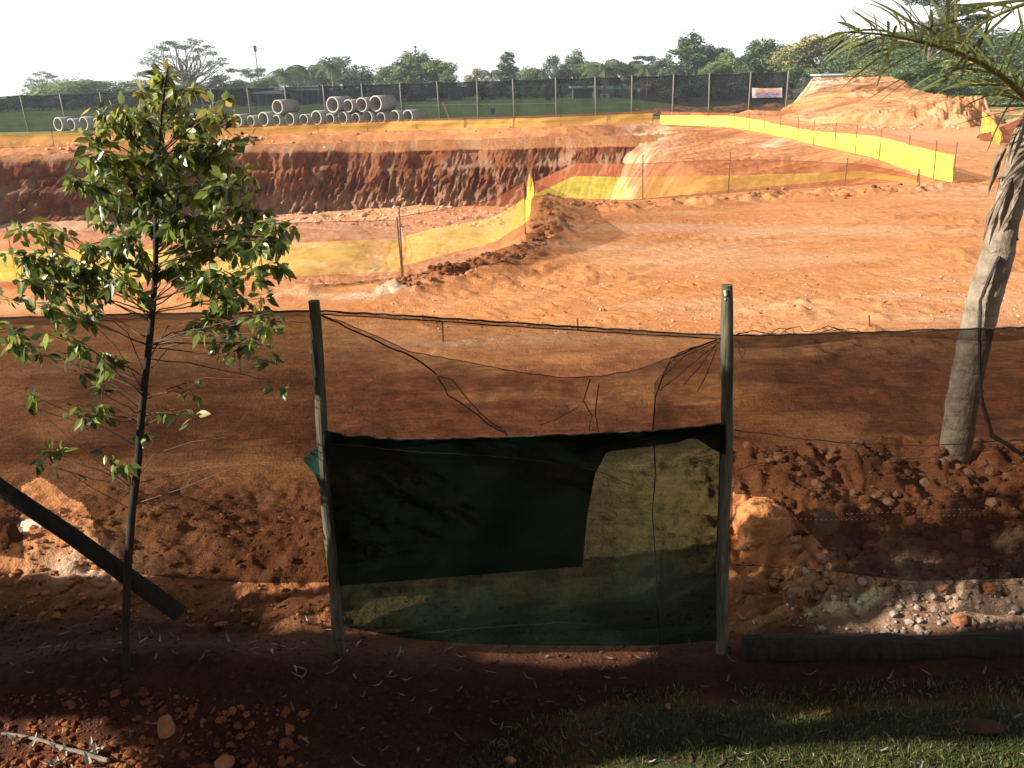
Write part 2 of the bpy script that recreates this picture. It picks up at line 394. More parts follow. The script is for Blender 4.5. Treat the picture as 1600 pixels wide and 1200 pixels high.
# masks
inside = inpoly(PX, PY, rimpoly); inn = inpoly(PX, PY, innerpoly)
dark = np.zeros_like(PX); pale = np.zeros_like(PX); grass = np.zeros_like(PX)
n1 = fbm(PX*.5, PY*.8, 4, 201); n2 = fbm(PX*2.2, PY*2.2, 4, 203)
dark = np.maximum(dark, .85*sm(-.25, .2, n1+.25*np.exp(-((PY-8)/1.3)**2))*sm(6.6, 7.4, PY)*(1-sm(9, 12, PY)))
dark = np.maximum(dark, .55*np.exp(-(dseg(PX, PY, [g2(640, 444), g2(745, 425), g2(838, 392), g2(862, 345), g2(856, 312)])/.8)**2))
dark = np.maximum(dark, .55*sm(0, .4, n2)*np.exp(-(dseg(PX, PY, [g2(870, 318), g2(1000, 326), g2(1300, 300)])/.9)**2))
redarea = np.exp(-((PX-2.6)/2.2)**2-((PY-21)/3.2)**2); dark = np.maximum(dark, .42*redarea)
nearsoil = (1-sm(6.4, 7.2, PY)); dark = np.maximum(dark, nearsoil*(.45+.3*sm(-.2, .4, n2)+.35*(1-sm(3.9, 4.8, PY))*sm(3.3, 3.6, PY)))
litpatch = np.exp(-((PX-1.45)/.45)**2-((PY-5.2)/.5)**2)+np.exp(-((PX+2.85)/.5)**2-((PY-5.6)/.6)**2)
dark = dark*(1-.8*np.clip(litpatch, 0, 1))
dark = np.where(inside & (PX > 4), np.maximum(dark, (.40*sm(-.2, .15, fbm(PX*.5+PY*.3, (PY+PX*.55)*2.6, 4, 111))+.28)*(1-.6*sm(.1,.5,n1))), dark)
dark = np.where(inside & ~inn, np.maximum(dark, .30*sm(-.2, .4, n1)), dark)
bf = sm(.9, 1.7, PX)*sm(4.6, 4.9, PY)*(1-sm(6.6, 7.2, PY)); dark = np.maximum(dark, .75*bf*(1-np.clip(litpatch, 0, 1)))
# pale subsoil
drr = dseg(PX, PY, right_rim)
for (a, b, c, rr_) in ((985, 290, -3.0, 2.2), (1010, 262, -2.6, 1.6)):
    q = G(a, b, c); pale = np.maximum(pale, .7*np.exp(-((PX-q.x)/rr_)**2-((PY-q.y)/5)**2)*sm(-.5, .3, n2))
for (a, b, c, rx, ry, k) in ((1095, 205, -.6, 2.2, 3.5, .8), (1160, 212, -.7, 1.6, 4, .8), (1200, 262, -1.2, .55, 1.0, .9), (1213, 255, -1.1, .4, .9, .9), (1155, 250, -1.2, .35, .8, .8),
                             (1400, 293, -.2, .6, .6, .7), (1270, 296, -.4, .5, .5, .5), (1035, 226, -1.3, .8, 1.5, .7)):
    q = G(a, b, c); pale = np.maximum(pale, k*np.exp(-((PX-q.x)/rx)**2-((PY-q.y)/ry)**2)*sm(-.4, .2, n2+.2))
fl = inside & (PZ < -3.0)
pale = np.where(fl, np.maximum(pale, .45*sm(-.3, .3, n2+.4*np.exp(-((PY-52)/4)**2))), pale)
pale = np.maximum(pale, .22*sm(.05, .5, fbm(PX*.25, PY*1.2, 4, 211))*sm(9, 12, PY)*(PY < 70)*~inside)
q1 = dseg(PX, PY, [g2(440, 462), g2(560, 455), g2(640, 450)]); pale = np.maximum(pale, .8*np.exp(-(q1/.35)**2)*sm(-.3, .3, n2))
pale = np.maximum(pale, .8*np.exp(-((PX+2.75)/.32)**2-((PY-5.35)/.16)**2))
bot = sm(1.3, 2.0, PX)*sm(4.3, 4.5, PY)*(1-sm(4.9, 5.3, PY)); pale = np.maximum(pale, .45*bot*sm(-.3, .3, n2))
wheel = np.exp(-((PX-24)/10)**2-((PY-45)/7)**2)*.35; pale = np.maximum(pale, wheel)
turf = (1-sm(3.72, 3.95, PY+.15*n2))*sm(-.3, .6, PX+.5*n1); grass = np.maximum(grass, turf)
gr2 = sm(72, 76, PY)*(1-.0*PX); grass = np.maximum(grass, gr2*(1-sm(14, 18, PX)*(1-sm(95, 105, PY))))
grass = np.maximum(grass, sm(50, 58, PY)*sm(30, 33, PX-(PY-60)*.25)); grass = np.maximum(grass, 1-sm(-1, 0, PY))
dark = dark*(1-grass)
fg_shade = np.clip((1-sm(4.1+.35*(PX < -1.5), 5.0+.5*(PX < -1.5), PY+.3*n2))*(1-.75*np.exp(-((PX+2.1)/.7)**2-((PY-3.5)/.25)**2)), 0, 1)*(1-grass)  # tree shade painted dark into the foreground soil, sparing the sunlit bottom left
cols = np.stack([dark, pale*(1-grass), grass, 1-fg_shade*.9], -1).reshape(-1, 4)
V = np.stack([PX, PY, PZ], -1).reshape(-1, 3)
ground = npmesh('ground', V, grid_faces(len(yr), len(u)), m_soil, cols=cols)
tag(ground, kind='structure')
def hz(x, y): return float(heightf(np.array([float(x)]), np.array([float(y)]))[0])

# the machine-cut face of the excavation
seg = []
for (ax, ay), (bx, by) in zip(lip[:-1], lip[1:]):
    L = math.hypot(bx-ax, by-ay); n = max(2, int(L/.055)); seg += [(ax+(bx-ax)*i/n, ay+(by-ay)*i/n) for i in range(n)]
seg = np.array(seg); sl_ = np.concatenate([[0], np.cumsum(np.hypot(*np.diff(seg, axis=0).T))])
seg[:, 1] += fbm(sl_*.35, sl_*0, 3, 301)*.5
tt = np.concatenate([np.linspace(-.12, 0, 5)[:-1], np.linspace(0, 1, 96)]); T, S = np.meshgrid(tt, sl_, indexing='ij')
SX = np.repeat(seg[None, :, 0], len(tt), 0); SY = np.repeat(seg[None, :, 1], len(tt), 0)
floorz = -4.75+1.1*(1-sm(-30, -12, SX))
TT = np.clip(T, 0, 1)
ledge = .28+.10*fbm(S*.3, S*0, 2, 305)
prof = TT+.0*TT
left = 1-sm(-24, -19, SX)
run = 1.25*TT+left*(.8*sm(.40, .5, TT)+.7*sm(.8, .9, TT))+.35*sm(ledge-.03, ledge+.05, TT)
LZ_ = lipzf(SX)
z = -LZ_+TT*(floorz+LZ_)
x_s = S+.35*TT*3.5
gouge = fbm(x_s*3.3, TT*3.6+.5*np.sin(S), 4, 311, .65); g2_ = ridged(x_s*3.4, TT*5.5, 2, 315)
amp = (.20+.22*sm(.25, .8, TT))*(1-.35*left)
out = gouge*amp+(g2_-.75)*.55*sm(.08, .4, TT)*(1-.3*left)+fbm(S*.6, TT*1.2, 3, 321)*.35
blk = vnoise(S*1.5, TT*5, 331); out = out+(blk-.5)*.22*(1-sm(.2, .5, TT))
lab = np.where(T < 0, -1, 0)
wy = SY-run-out*sm(-.0, .08, T)+np.where(T < 0, -T*12, 0)
wz = z+fbm(S*2, T*9, 3, 341)*.07+np.where(T < 0, .03-T*12*.36*LZ_, .03*(1-TT))
wx = SX+fbm(S*2.2+9, T*6, 3, 351)*.10
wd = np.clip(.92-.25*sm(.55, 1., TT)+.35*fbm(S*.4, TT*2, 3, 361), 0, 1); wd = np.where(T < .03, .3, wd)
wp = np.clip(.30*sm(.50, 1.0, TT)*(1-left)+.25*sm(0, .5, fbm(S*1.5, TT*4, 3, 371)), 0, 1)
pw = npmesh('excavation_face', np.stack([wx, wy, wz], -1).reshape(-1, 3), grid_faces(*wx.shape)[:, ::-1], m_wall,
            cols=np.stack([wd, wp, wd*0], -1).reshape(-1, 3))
tag(pw, kind='structure')

# far sports lawn
m_lawn = simple('mown_lawn', (.20, .29, .05), (.15, .22, .035), .9, .25, b=.2, bd=.02)
lx = np.linspace(-150, 20, 80); ly = np.linspace(76.5, 320, 60); LX, LY = np.meshgrid(lx, ly)
LX = LX+np.where(LY > 150, 60, 0)*0
LZ = .02+.06*fbm(LX*.05, LY*.05, 2, 401)+np.clip(PZ.min()*0, 0, 0)
npl = npmesh('lawn', np.stack([LX, LY, np.maximum(LZ, .05)], -1).reshape(-1, 3), grid_faces(60, 80), m_lawn); tag(npl, kind='structure')
m_lawn2 = simple('rough_grass', (.20, .21, .06), (.13, .15, .04), .9, .5, b=.3, bd=.03)
LX, LY = np.meshgrid(np.linspace(30, 120, 60), np.linspace(57, 120, 30)); LX = LX+(LY-57)*.3
npl = npmesh('grass_verge', np.stack([LX, LY, .07+.08*fbm(LX*.2, LY*.2, 3, 405)], -1).reshape(-1, 3), grid_faces(30, 60), m_lawn2); tag(npl, kind='structure')

# ------------------------------------------------------------------ spoil heap
def heap_h(X, Yv):
    # a truck-built heap: cream cut face at the left, tracked ramp up the middle, loose tip at the right
    top = [g2(1228, 172), g2(1300, 186), g2(1400, 192), (21.5, 60), (24, 73), (14.5, 84), (15, 72)]
    d = dseg(X, Yv, TOP+[TOP[0]]); ins = inpoly(X, Yv, TOP)
    s = np.where(ins, -d, d)+fbm(X*.35, Yv*.35, 4, 501)*.9
    h = 3.15*sm(5.2, 0, s) if False else 3.05*(1-np.clip((s+.1)/3.7, 0, 1)**1.15)
    return h, s
OUT = [(16.5, 67), (19.0, 61), (21.3, 53.5), (25, 51.3), (28.4, 54.5), (30.6, 64), (33.3, 76), (38, 90), (38, 97), (29, 97), (25.2, 86), (22.8, 77), (20.5, 72)]
hx = np.linspace(13, 40, 460); hy = np.linspace(46, 100, 460); HX, HY = np.meshgrid(hx, hy)
dd = np.where(inpoly(HX, HY, OUT), dseg(HX, HY, OUT+[OUT[0]]), 0)+fbm(HX*.4, HY*.4, 4, 501)*.5
zt = np.interp(HY, [51, 64, 78, 88], [1.20, 1.35, 2.15, 2.55])*np.where(HY < 77, sm(16.5, 25.5, HX+(HY-60)*.03), 1)
HH = np.minimum(zt, np.maximum(dd, 0)*(.80+.5*sm(74, 79, HY)))
HH = HH+.14*fbm(HX*.5, HY*.5, 4, 505)*(HH > .2)+(.14+.34*sm(22, 25, HX)*(1-sm(62, 70, HY))+.22*(1-sm(56, 60, HY)))*fbm(HX*2.4, HY*2.4, 5, 507, .7)*sm(.1, .5, HH)*(1-.75*sm(1.8, 2.6, dd))
for (cx, cy, r0) in ((8, 92, 22.5), (8, 92, 24.2), (10, 60, 14.5), (10, 60, 16.2), (38, 66, 11.5), (38, 66, 13.2), (33, 82, 5.0), (33, 82, 6.6)):
    r = np.hypot(HX-cx, HY-cy)-r0; HH = HH+(np.exp(-((np.abs(r)-.38)/.14)**2)*.07-np.exp(-(r/.25)**2)*.10)*sm(.4, .9, HH)
edge = np.minimum(np.minimum(HX-13, 40-HX), np.minimum(HY-46, 100-HY))
HH = np.where(HH < .10, -.3, HH)
HH = np.minimum(HH, edge*1.5-.3)
hp = np.clip(np.exp(-((HX-25.6)/2.0)**2-((HY-81)/4.0)**2)*1.6*sm(-.5, .1, fbm(HX*.8, HY*.8, 3, 521))+.2*sm(-.1, .4, fbm(HX*.4, HY*.9, 4, 523)), 0, 1)
hd = .55*sm(-.1, .3, fbm(HX*.7, HY*.7, 3, 525))*(1-hp)
heap = npmesh('spoil_heap', np.stack([HX, HY, HH], -1).reshape(-1, 3), grid_faces(460, 460), m_soil, cols=np.stack([hd, hp, hd*0], -1).reshape(-1, 3))
tag(heap, 'large heap of dug orange earth with pale left face and tyre tracks over its top', 'earth heap')

# ------------------------------------------------------------------ yellow barrier nets round the excavation
m_cord = simple('orange_cord', (.38, .13, .06), (.28, .10, .05), .8, 20, b=0)
def tz(p): return hz(p[0], p[1])
def barrier(label, pts, heights, posts, post_h=None, yb=(.12, .70), mats=None, wave=.05, seed=0, group='barrier nets round the excavation'):
    # pts: ground points; heights of the net above the ground there; yellow band between the two fractions
    P = np.array([(a[0], a[1]) for a in pts]); L = np.concatenate([[0], np.cumsum(np.hypot(*np.diff(P, axis=0).T))])
    n = max(24, int(L[-1]/.22)); s = np.linspace(0, L[-1], n)
    x = np.interp(s, L, P[:, 0]); y = np.interp(s, L, P[:, 1]); h = np.interp(s, L, heights)
    gz = np.array([pt[2] if len(pt) > 2 else tz(pt) for pt in pts]); gz = np.interp(s, L, gz)
    e = empty('safety_net', (float(x[n//2]), float(y[n//2]), float(gz[n//2])), label, 'safety net', group)
    if mats is None: mats = (m_orm, m_yel, m_orm)
    if callable(yb): ybf = yb
    else: ybf = lambda q: yb
    rows = []
    dx = np.gradient(x); dy = np.gradient(y); q = np.hypot(dx, dy); nx, ny = -dy/q, dx/q
    def strip(name, f0, f1, m, k):
        fr = np.linspace(0, 1, k); VV = []; UV = []
        for f in fr:
            lo = np.array([f0(a/L[-1]) for a in s]); hi = np.array([f1(a/L[-1]) for a in s]); v = lo+(hi-lo)*f
            wv = 2.0*wave*fbm(s*.9+seed, v*1.5, 3, seed)*np.sin(np.clip(v, 0, 1)*PI)
            VV.append(np.stack([x+nx*wv, y+ny*wv, gz+h*v], -1)); UV.append(np.stack([s, h*v], -1))
        o = npmesh(name, np.array(VV).reshape(-1, 3), grid_faces(k, n), m, uvs=np.array(UV).reshape(-1, 2)); keep(o, e)
    strip('top_mesh', lambda a: ybf(a)[1], lambda a: 1, mats[0], 3)
    strip('net_band', lambda a: ybf(a)[0], lambda a: ybf(a)[1], mats[1], 6)
    strip('bottom_mesh', lambda a: 0.0, lambda a: ybf(a)[0], mats[2], 2)
    b = MB(); b.tube([(x[i], y[i], gz[i]+h[i]+.004) for i in range(0, n, 3)]+[(x[-1], y[-1], gz[-1]+h[-1]+.004)], .004+.00008*float(y.mean()), 4); keep(b.build('top_cord', m_cord), e)
    for k, a in enumerate(posts):
        X = float(np.interp(a*L[-1], s, x)); Yy = float(np.interp(a*L[-1], s, y)); Z = float(np.interp(a*L[-1], s, gz)); hh = float(np.interp(a*L[-1], s, h))*(post_h or 1.06)
        r2 = random.Random(seed*31+k); b = MB()
        b.tube([(X, Yy-.02, Z-.1), (X+r2.uniform(-.04, .04), Yy-.02, Z+hh)], .011+.00012*Yy, 5); keep(b.build('post', m_rod), e)
    return e
gp = lambda px, py, z=None: g2(px, py) if z is None else (*g2(px, py, z), z)
barrier('yellow net sagging along the near left rim, from the sapling to a leaning rod',
        [gp(-160, 440), gp(0, 446), gp(200, 454), gp(440, 450), gp(629, 437)], [.95]*5, [.04, .28, .52, .76, 1], wave=.10, seed=3, yb=(.14, .68))
barrier('bright yellow net panel between the leaning rod and the corner of the near rim',
        [gp(630, 437), gp(700, 418), gp(770, 398), gp(821, 378)], [1.0, .98, .93, .97], [.0, 1], wave=.12, seed=5, yb=(.22, .70), post_h=1.15)
barrier('narrow yellow net panel running away behind the corner rod of the near rim',
        [gp(822, 377), gp(826, 345), gp(829, 322), gp(834, 304)], [1.0, .95, .95, .98], [1.0], wave=.10, seed=6, yb=(.10, .85))
def yb_near(a): return (.03+.10*float(sm(.30, .62, a))+.25*float(sm(.6, .95, a)), .66-.14*float(sm(.15, .6, a))+.22*float(sm(.6, 1, a)))
barrier('orange and yellow net along the near rim in the middle, sagging towards its right end',
        [gp(834, 304), gp(900, 308), gp(985, 312), gp(1085, 303), gp(1200, 295), gp(1350, 286), gp(1437, 281)], [.98, .95, .92, .9, .82, .55, .35], [.0, .28, .5, .80, .995], wave=.08, seed=7, yb=yb_near, post_h=1.25)
def yb_up(a): return (.02, .72+.10*math.sin(a*9)-.0*a)
ulist = [(10.6, 65.6), (13.9, 59.6), (13.9, 52), (13.7, 44), (13.1, 34), (12.5, 28), gp(1488, 287)]
barrier('long sunlit yellow net climbing from the right corner post along the right rim',
        ulist, [.85, .85, .9, .92, .95, .98, .98], [.0, .12, .2, .29, .37, .45, .53, .60, .68, .75, .82, .90, .96, 1], wave=.10, seed=8, yb=yb_up, post_h=1.12, mats=(m_orm, m_yel_sun, m_orm))
fr_pts = [(-70, 42.8), (-45, 48.8), (-28, 56.6), (-22, 61.2), (-16, 63.6), (-8, 65), (2.5, 64.8), (10.2, 66.3)]
barrier('pale orange and yellow net along the far rim below the concrete pipes',
        fr_pts, [.85, .85, .82, .78, .74, .74, .76, .84], [i/26 for i in range(27)], wave=.08, seed=9, yb=(.06, .84), mats=(m_orm, m_orband, m_orm))
barrier('small bright yellow net piece between the heap and the leaning palm',
        [gp(1530, 207), gp(1548, 219), gp(1562, 228)], [1.0, .9, .5], [0, 1], wave=.1, seed=10, yb=(.02, .98))
# dark heap/net at the right
dm = MB(); 
q0 = G(1560, 236); 
HX2, HY2 = np.meshgrid(np.linspace(19.5, 30, 90), np.linspace(36, 46, 70))
hh2 = 1.9*(1-sm(.2, 5.0, np.hypot((HX2-25.6)*.9, (HY2-41.5)*1.1)))+.10*fbm(HX2*1.5, HY2*1.5, 4, 541)
hh2 = np.where(hh2 < .12, -.2, hh2)
o = npmesh('soil_mound', np.stack([HX2, HY2, hh2], -1).reshape(-1, 3), grid_faces(70, 90), m_soil, cols=np.stack([hh2*0+.95, hh2*0, hh2*0], -1).reshape(-1, 3))
tag(o, 'dark brown soil mound at the right edge behind the leaning palm', 'soil mound')

# ------------------------------------------------------------------ far fence
FY0, FY1 = 83.5, 77.7
def farp(px): # ground point of the far fence below picture x
    t = (px-40)/(1227-40); y = FY0+(FY1-FY0)*t
    q = Y(px, 150, y); return q.x, y
fence = empty('screen_fence', (0, 80, 0), 'tall dark screen fence on pale poles across the far side of the dig', 'fence')
pxs = [-150, -90, -28, 36, 98, 160, 220, 276, 334, 390, 448, 508, 568, 628, 686, 746, 803, 869, 931, 987, 1051, 1108, 1170, 1228]
FP = [farp(p) for p in pxs]
topz = [Y(p, 150-(p-0)*.031+(0 if p > 0 else 0), f[1]).z for p, f in zip(pxs, FP)]
VV = []; UV = []; nn = 0; cs = []
for i in range(len(FP)-1):
    for k in range(12):
        a = k/12; cs.append((i+a, FP[i][0]+(FP[i+1][0]-FP[i][0])*a, FP[i][1]+(FP[i+1][1]-FP[i][1])*a, topz[i]+(topz[i+1]-topz[i])*a-.07*math.sin(a*PI)**.8))
cs.append((len(FP)-1, FP[-1][0], FP[-1][1], topz[-1]))
for r in range(9):
    f = r/8
    for (ii, x, y, z) in cs:
        VV.append((x, y+.10*math.sin(ii*7+f*3)*math.sin(f*PI), .03+(z-.03)*f)); UV.append((x*.5, z*f))
keep(npmesh('shade_net', VV, grid_faces(9, len(cs)), m_farnet, uvs=UV), fence)
for i, (x, y) in enumerate(FP):
    b = MB(); r2 = random.Random(i); lean = -.18*(1-pxs[i]/1200)+r2.uniform(-.06, .06)
    b.tube([(x-lean*.2, y-.12, -.2), (x+lean*.6, y-.12, 1.8), (x+lean, y-.12, topz[i]+.10)], [.075, .065, .055], 7, wob=.1, seed=i); keep(b.build('post', m_farpost, smooth=True), fence)
b = MB(); b.tube([(c[1], c[2]-.03, c[3]) for c in cs[::2]], .03, 4); keep(b.build('top_wire', m_rope), fence)
# brace leaning against a pole
x, y = farp(690); b = MB(); b.tube([(x+.15, y-.5, 1.55), (x+.75, y-.9, -.1)], .07, 6); tag(b.build('brace_pole', m_rod), 'short dark brace pole leaning on the far screen fence right of the pipes', 'pole')
# low black membrane strip behind the pipes
cs2 = []; VV = []; UV = []
for k in range(60):
    a = k/59; px = 285+(530-285)*a; f = farp(px); cs2.append((f[0], f[1]-1.6, .95-.1*math.sin(a*9)))
for r in range(4):
    for (x, y, z) in cs2: VV.append((x, y+.05*math.sin(x*3), z*r/3)); UV.append((x, z*r/3))
m_plast = simple('black_plastic', (.02, .02, .022), (.035, .033, .033), .6, 3, b=.4)
tag(npmesh('plastic_screen', VV, grid_faces(4, 60), m_plast, uvs=UV), 'low black plastic screen standing behind the row of concrete pipes', 'plastic screen')
# banner on the far fence
def texture_lines(b, o, w_, h_, rows, col):
    pass
ban = empty('banner', Y(1198, 145, 77.6), 'white banner with faded orange and blue lettering hung low on the far screen fence', 'banner')
m_ban = simple('banner_cloth', (.62, .58, .60), (.54, .50, .53), .8, 3, b=.1)
m_blue = simple('blue_ink', (.16, .17, .42), (.22, .22, .45), .8, 3, b=0); m_orink = simple('orange_ink', (.75, .33, .08), (.7, .4, .15), .8, 3, b=0)
a_ = Y(1175, 137, 77.6); b_ = Y(1222, 137, 77.6); c_ = Y(1222, 152, 77.6); d_ = Y(1175, 153, 77.6)
def quadgrid(name, A, B, Cc, D, m, nx=12, nz=4, sag=.05, yo=0, parent=None):
    VV = []
    for j in range(nz+1):
        for i in range(nx+1):
            u_, v_ = i/nx, j/nz; p = (A*(1-u_)+B*u_)*(1-v_)+(D*(1-u_)+Cc*u_)*v_
            VV.append((p[0], p[1]+yo+.02*math.sin(u_*17+v_*5), p[2]-sag*math.sin(u_*PI)*(1-v_)))
    return keep(npmesh(name, VV, grid_faces(nz+1, nx+1)[:, ::-1], m), parent)
quadgrid('cloth', a_, b_, c_, d_, m_ban, parent=ban)
def glyphs(name, x0, x1, z0, z1, y, m, parent, n, seed, gap=.3, skip=()):
    b = MB(); r2 = random.Random(seed); wd_ = (x1-x0)/n
    for i in range(n):
        if i in skip: continue
        xa = x0+i*wd_; xb = xa+wd_*(1-gap); k = r2.randrange(4); th = min((z1-z0)*.26, wd_*.3)
        if k != 1: b.box((xa, y, z0), (xa+th, y+.01, z1))
        if k != 2: b.box((xa, y-.003, z1-th), (xb, y+.01, z1))
        if k in (0, 2): b.box((xa, y-.005, z0), (xb, y+.01, z0+th))
        if k in (1, 3): b.box((xb-th, y-.007, z0), (xb, y+.01, z1))
    for zz in (z0, z1): b.box((x0, y+.004, zz-.012), (x1, y+.012, zz+.012))
    return keep(b.build(name, m), parent)
glyphs('lettering', a_.x+.25, b_.x-.25, a_.z-.36, a_.z-.12, 77.55, m_orink, ban, 20, 4, skip=(9,))
glyphs('lettering', a_.x+.25, b_.x-.25, a_.z-.60, a_.z-.45, 77.55, m_blue, ban, 24, 5, skip=(7, 15))
glyphs('lettering', a_.x+.4, b_.x-.4, a_.z-.76, a_.z-.68, 77.55, m_blue, ban, 30, 6, skip=(7, 15, 22))
for xx in (a_.x+.03, b_.x-.03):
    b = MB(); b.tube([(xx, 77.6, a_.z), (xx, 77.65, a_.z+.35)], .012, 4); keep(b.build('tie', m_rope), ban)

# ------------------------------------------------------------------ concrete pipes
def pipe_mesh(R, t, L, n=40):
    b = MB(); v = []; f = []
    prof = [(R, 0), (R, L-.14), (R+.045, L-.10), (R+.045, L), (R-t*.5, L), (R-t*.5, L-.08), (R-t, L-.08), (R-t, .06), (R-t, 0), (R-.02, -.012)]
    k = len(prof)
    for (r, z) in prof:
        for j in range(n):
            th = 2*PI*j/n; v.append((r*math.cos(th), z, r*math.sin(th)))
    return v, n, k
def make_pipe(name, R, label):
    t = R*.16; L = 2.1
    e = empty(name, (0, 0, 0), label, 'concrete pipe', 'concrete pipes on the far rim')
    def rev(prof, nm, m, n=36):
        b = MB(); v = []; f = []
        for (r, z) in prof:
            for j in range(n): th = 2*PI*j/n; v.append((r*math.cos(th), z, r*math.sin(th)))
        for i in range(len(prof)-1):
            for j in range(n): f.append((i*n+j, (i+1)*n+j, (i+1)*n+(j+1) % n, i*n+(j+1) % n))
        b.add(v, f); o = b.build(nm, m, e, smooth=False)
        for pgn in o.data.polygons: pgn.use_smooth = abs(pgn.normal.y) < .3
        return o
    rev([(R-.012, 0), (R, .015), (R, L), (R-t, L)], 'barrel', m_conc)
    rev([(R-t, L-.001), (R-t, .02), (R-t+.01, 0)], 'bore', m_concin)
    rev([(R-t+.01, -.001), (R-.012, -.001)], 'rim', m_rim)
    return e
m_rim = simple('clean_concrete', (.52, .49, .45), (.38, .36, .33), .8, 9, b=.3)
ptmpl = {}
YAW = math.radians(-29)
def word(n): return ['', 'first', 'second', 'third', 'fourth', 'fifth', 'sixth', 'seventh', 'eighth', 'ninth', 'tenth', 'eleventh', 'twelfth', 'thirteenth', 'fourteenth', 'fifteenth', 'sixteenth', 'seventeenth', 'eighteenth', 'nineteenth', 'twentieth', 'twenty first', 'twenty second', 'twenty third', 'twenty fourth', 'twenty fifth', 'twenty sixth', 'twenty seventh', 'twenty eighth', 'twenty ninth', 'thirtieth'][n]
bottom = [(637, 10.0), (616, 9.5), (595, 8.6), (574, 9.8), (555, 8.8), (535, 10), (515, 8.8), (494, 11), (474, 8.8), (452, 9.8), (431, 8.6), (411, 10.5), (391, 8.8), (370, 10), (351, 8.7), (332, 10.5), (311, 8.8), (292, 10), (272, 8.8), (252, 10), (232, 9.5), (212, 10), (192, 9.3), (171, 10), (150, 9.5), (129, 10), (109, 9.6), (89, 11)]
upper = [(435, 11, 'lone pipe of the upper row lying at its left end, apart from the other four'), (521, 12, 'largest'), (545, 10, ''), (566, 10.6, ''), (588, 11.5, '')]
def put_pipe(px, rpx, label, z_of=None, base=None, ypos=None, first=[True]):
    yy = ypos if ypos else FY0+(FY1-FY0)*((px-40)/1187)-3.4
    R = rpx*yy/FPX*.98
    key = round(R*16)/16
    R = max(key, .42)
    if R not in ptmpl:
        e = make_pipe('concrete_pipe', R, label); ptmpl[R] = e
    else:
        src = ptmpl[R]; e = src.copy(); C.objects.link(e)
        for ch in src.children:
            c = ch.copy(); C.objects.link(c); c.parent = e
        e['label'] = label
    q = Y(px, 185, yy)
    e.location = (q.x, yy, z_of if z_of is not None else R+.15)
    e.rotation_euler = (0, rnd.uniform(-3, 3), YAW+rnd.uniform(-.05, .05)); e['R'] = R
    return e, R
nb = len(bottom)
for i, (px, r) in enumerate(bottom):
    k = i+1
    if k == 1: lab = 'grey concrete pipe alone at the right end of the ground row, its side showing'
    elif k == nb: lab = 'grey concrete pipe at the far left end of the ground row, left of the sapling'
    elif k <= 14: lab = 'concrete pipe on the ground, %s from the right end of the bottom row' % word(k)
    else: lab = 'concrete pipe on the ground, %s from the left end of the bottom row' % word(nb-i)
    e, R = put_pipe(px, r, lab)
    del e['R']
ul = ['grey concrete pipe lying alone on top of the row, left of the other upper pipes', 'large concrete pipe, leftmost of the four stacked together on the bottom row',
      'second from left of the four concrete pipes stacked together', 'third from left of the four concrete pipes stacked together', 'rightmost of the four concrete pipes stacked together, its side showing']
for (px, r, _), lab in zip(upper, ul):
    e, R = put_pipe(px, r, lab, z_of=1.62)
    e.location.z = .5*2+R*.93+.10; del e['R']

# ------------------------------------------------------------------ things on the lawn
m_white = simple('white_paint', (.75, .75, .73), (.6, .6, .58), .6, 5, b=.05)
m_darkpaint = simple('dark_paint', (.03, .03, .045), (.045, .045, .06), .6, 2, b=.1)
m_greenroof = simple('green_canvas', (.18, .33, .25), (.13, .26, .2), .8, 2, b=.1)
def P_(px, py, y): return Y(px, py, y)
# kiosk
ky = 172; a = P_(894, 161, ky); b2 = P_(928, 161, ky); t_ = P_(911, 135, ky)
ks = empty('kiosk', ((a.x+b2.x)/2, ky, .1), 'black box-shaped hut with thin white roof edge behind the far fence', 'hut')
b = MB(); b.box((a.x+.2, ky, 0), (b2.x-.2, ky+3.5, t_.z-.25)); keep(b.build('wall', m_darkpaint), ks)
b = MB(); b.box((a.x-.35, ky-.5, t_.z-.25), (b2.x+.1, ky+3.8, t_.z+.05)); keep(b.build('roof', m_white), ks)
for xx in (a.x, b2.x-.2):
    b = MB(); b.box((xx, ky-.2, 0), (xx+.2, ky-.004, t_.z-.26)); keep(b.build('frame_post', m_white), ks)
# canopy with tables
cy_ = 178; a = P_(938, 150, cy_); b2 = P_(992, 150, cy_); t_ = P_(965, 134, cy_); e_ = P_(965, 139, cy_)
cn = empty('canopy', ((a.x+b2.x)/2, cy_, .1), 'long pale green canopy on posts right of the black hut', 'canopy')
b = MB(); xm_ = (a.x+b2.x)/2
b.add([(a.x-.6, cy_-2, e_.z), (b2.x+.6, cy_-2, e_.z), (b2.x+.6, cy_+3, e_.z), (a.x-.6, cy_+3, e_.z), (a.x+1.8, cy_+.5, t_.z), (b2.x-1.8, cy_+.5, t_.z)],
      [(0, 1, 5, 4), (1, 2, 5), (2, 3, 4, 5), (3, 0, 4), (0, 3, 2, 1)]); keep(b.build('roof', m_greenroof), cn)
for xx in (a.x, xm_, b2.x):
    for yy in (cy_-1.8, cy_+2.8):
        b = MB(); b.tube([(xx, yy, 0), (xx, yy, e_.z)], .08, 6); keep(b.build('post', m_darkpaint), cn)
sg = empty('notice_board', P_(945, 150, 168), 'small white notice board with a line of dark lettering in front of the green canopy', 'sign')
p1 = P_(938, 147, 168); p2 = P_(952, 152, 168)
b = MB(); b.box((p1.x, 168, p2.z), (p2.x, 168.06, p1.z)); keep(b.build('board', m_white), sg)
glyphs('lettering', p1.x+.15, p2.x-.15, p2.z+.18, p1.z-.18, 167.97, m_darkpaint, sg, 6, 9)
for xx in (p1.x+.1, p2.x-.1):
    b = MB(); b.tube([(xx, 168.1, 0), (xx, 168.1, p2.z+.1)], .04, 5); keep(b.build('post', m_darkpaint), sg)
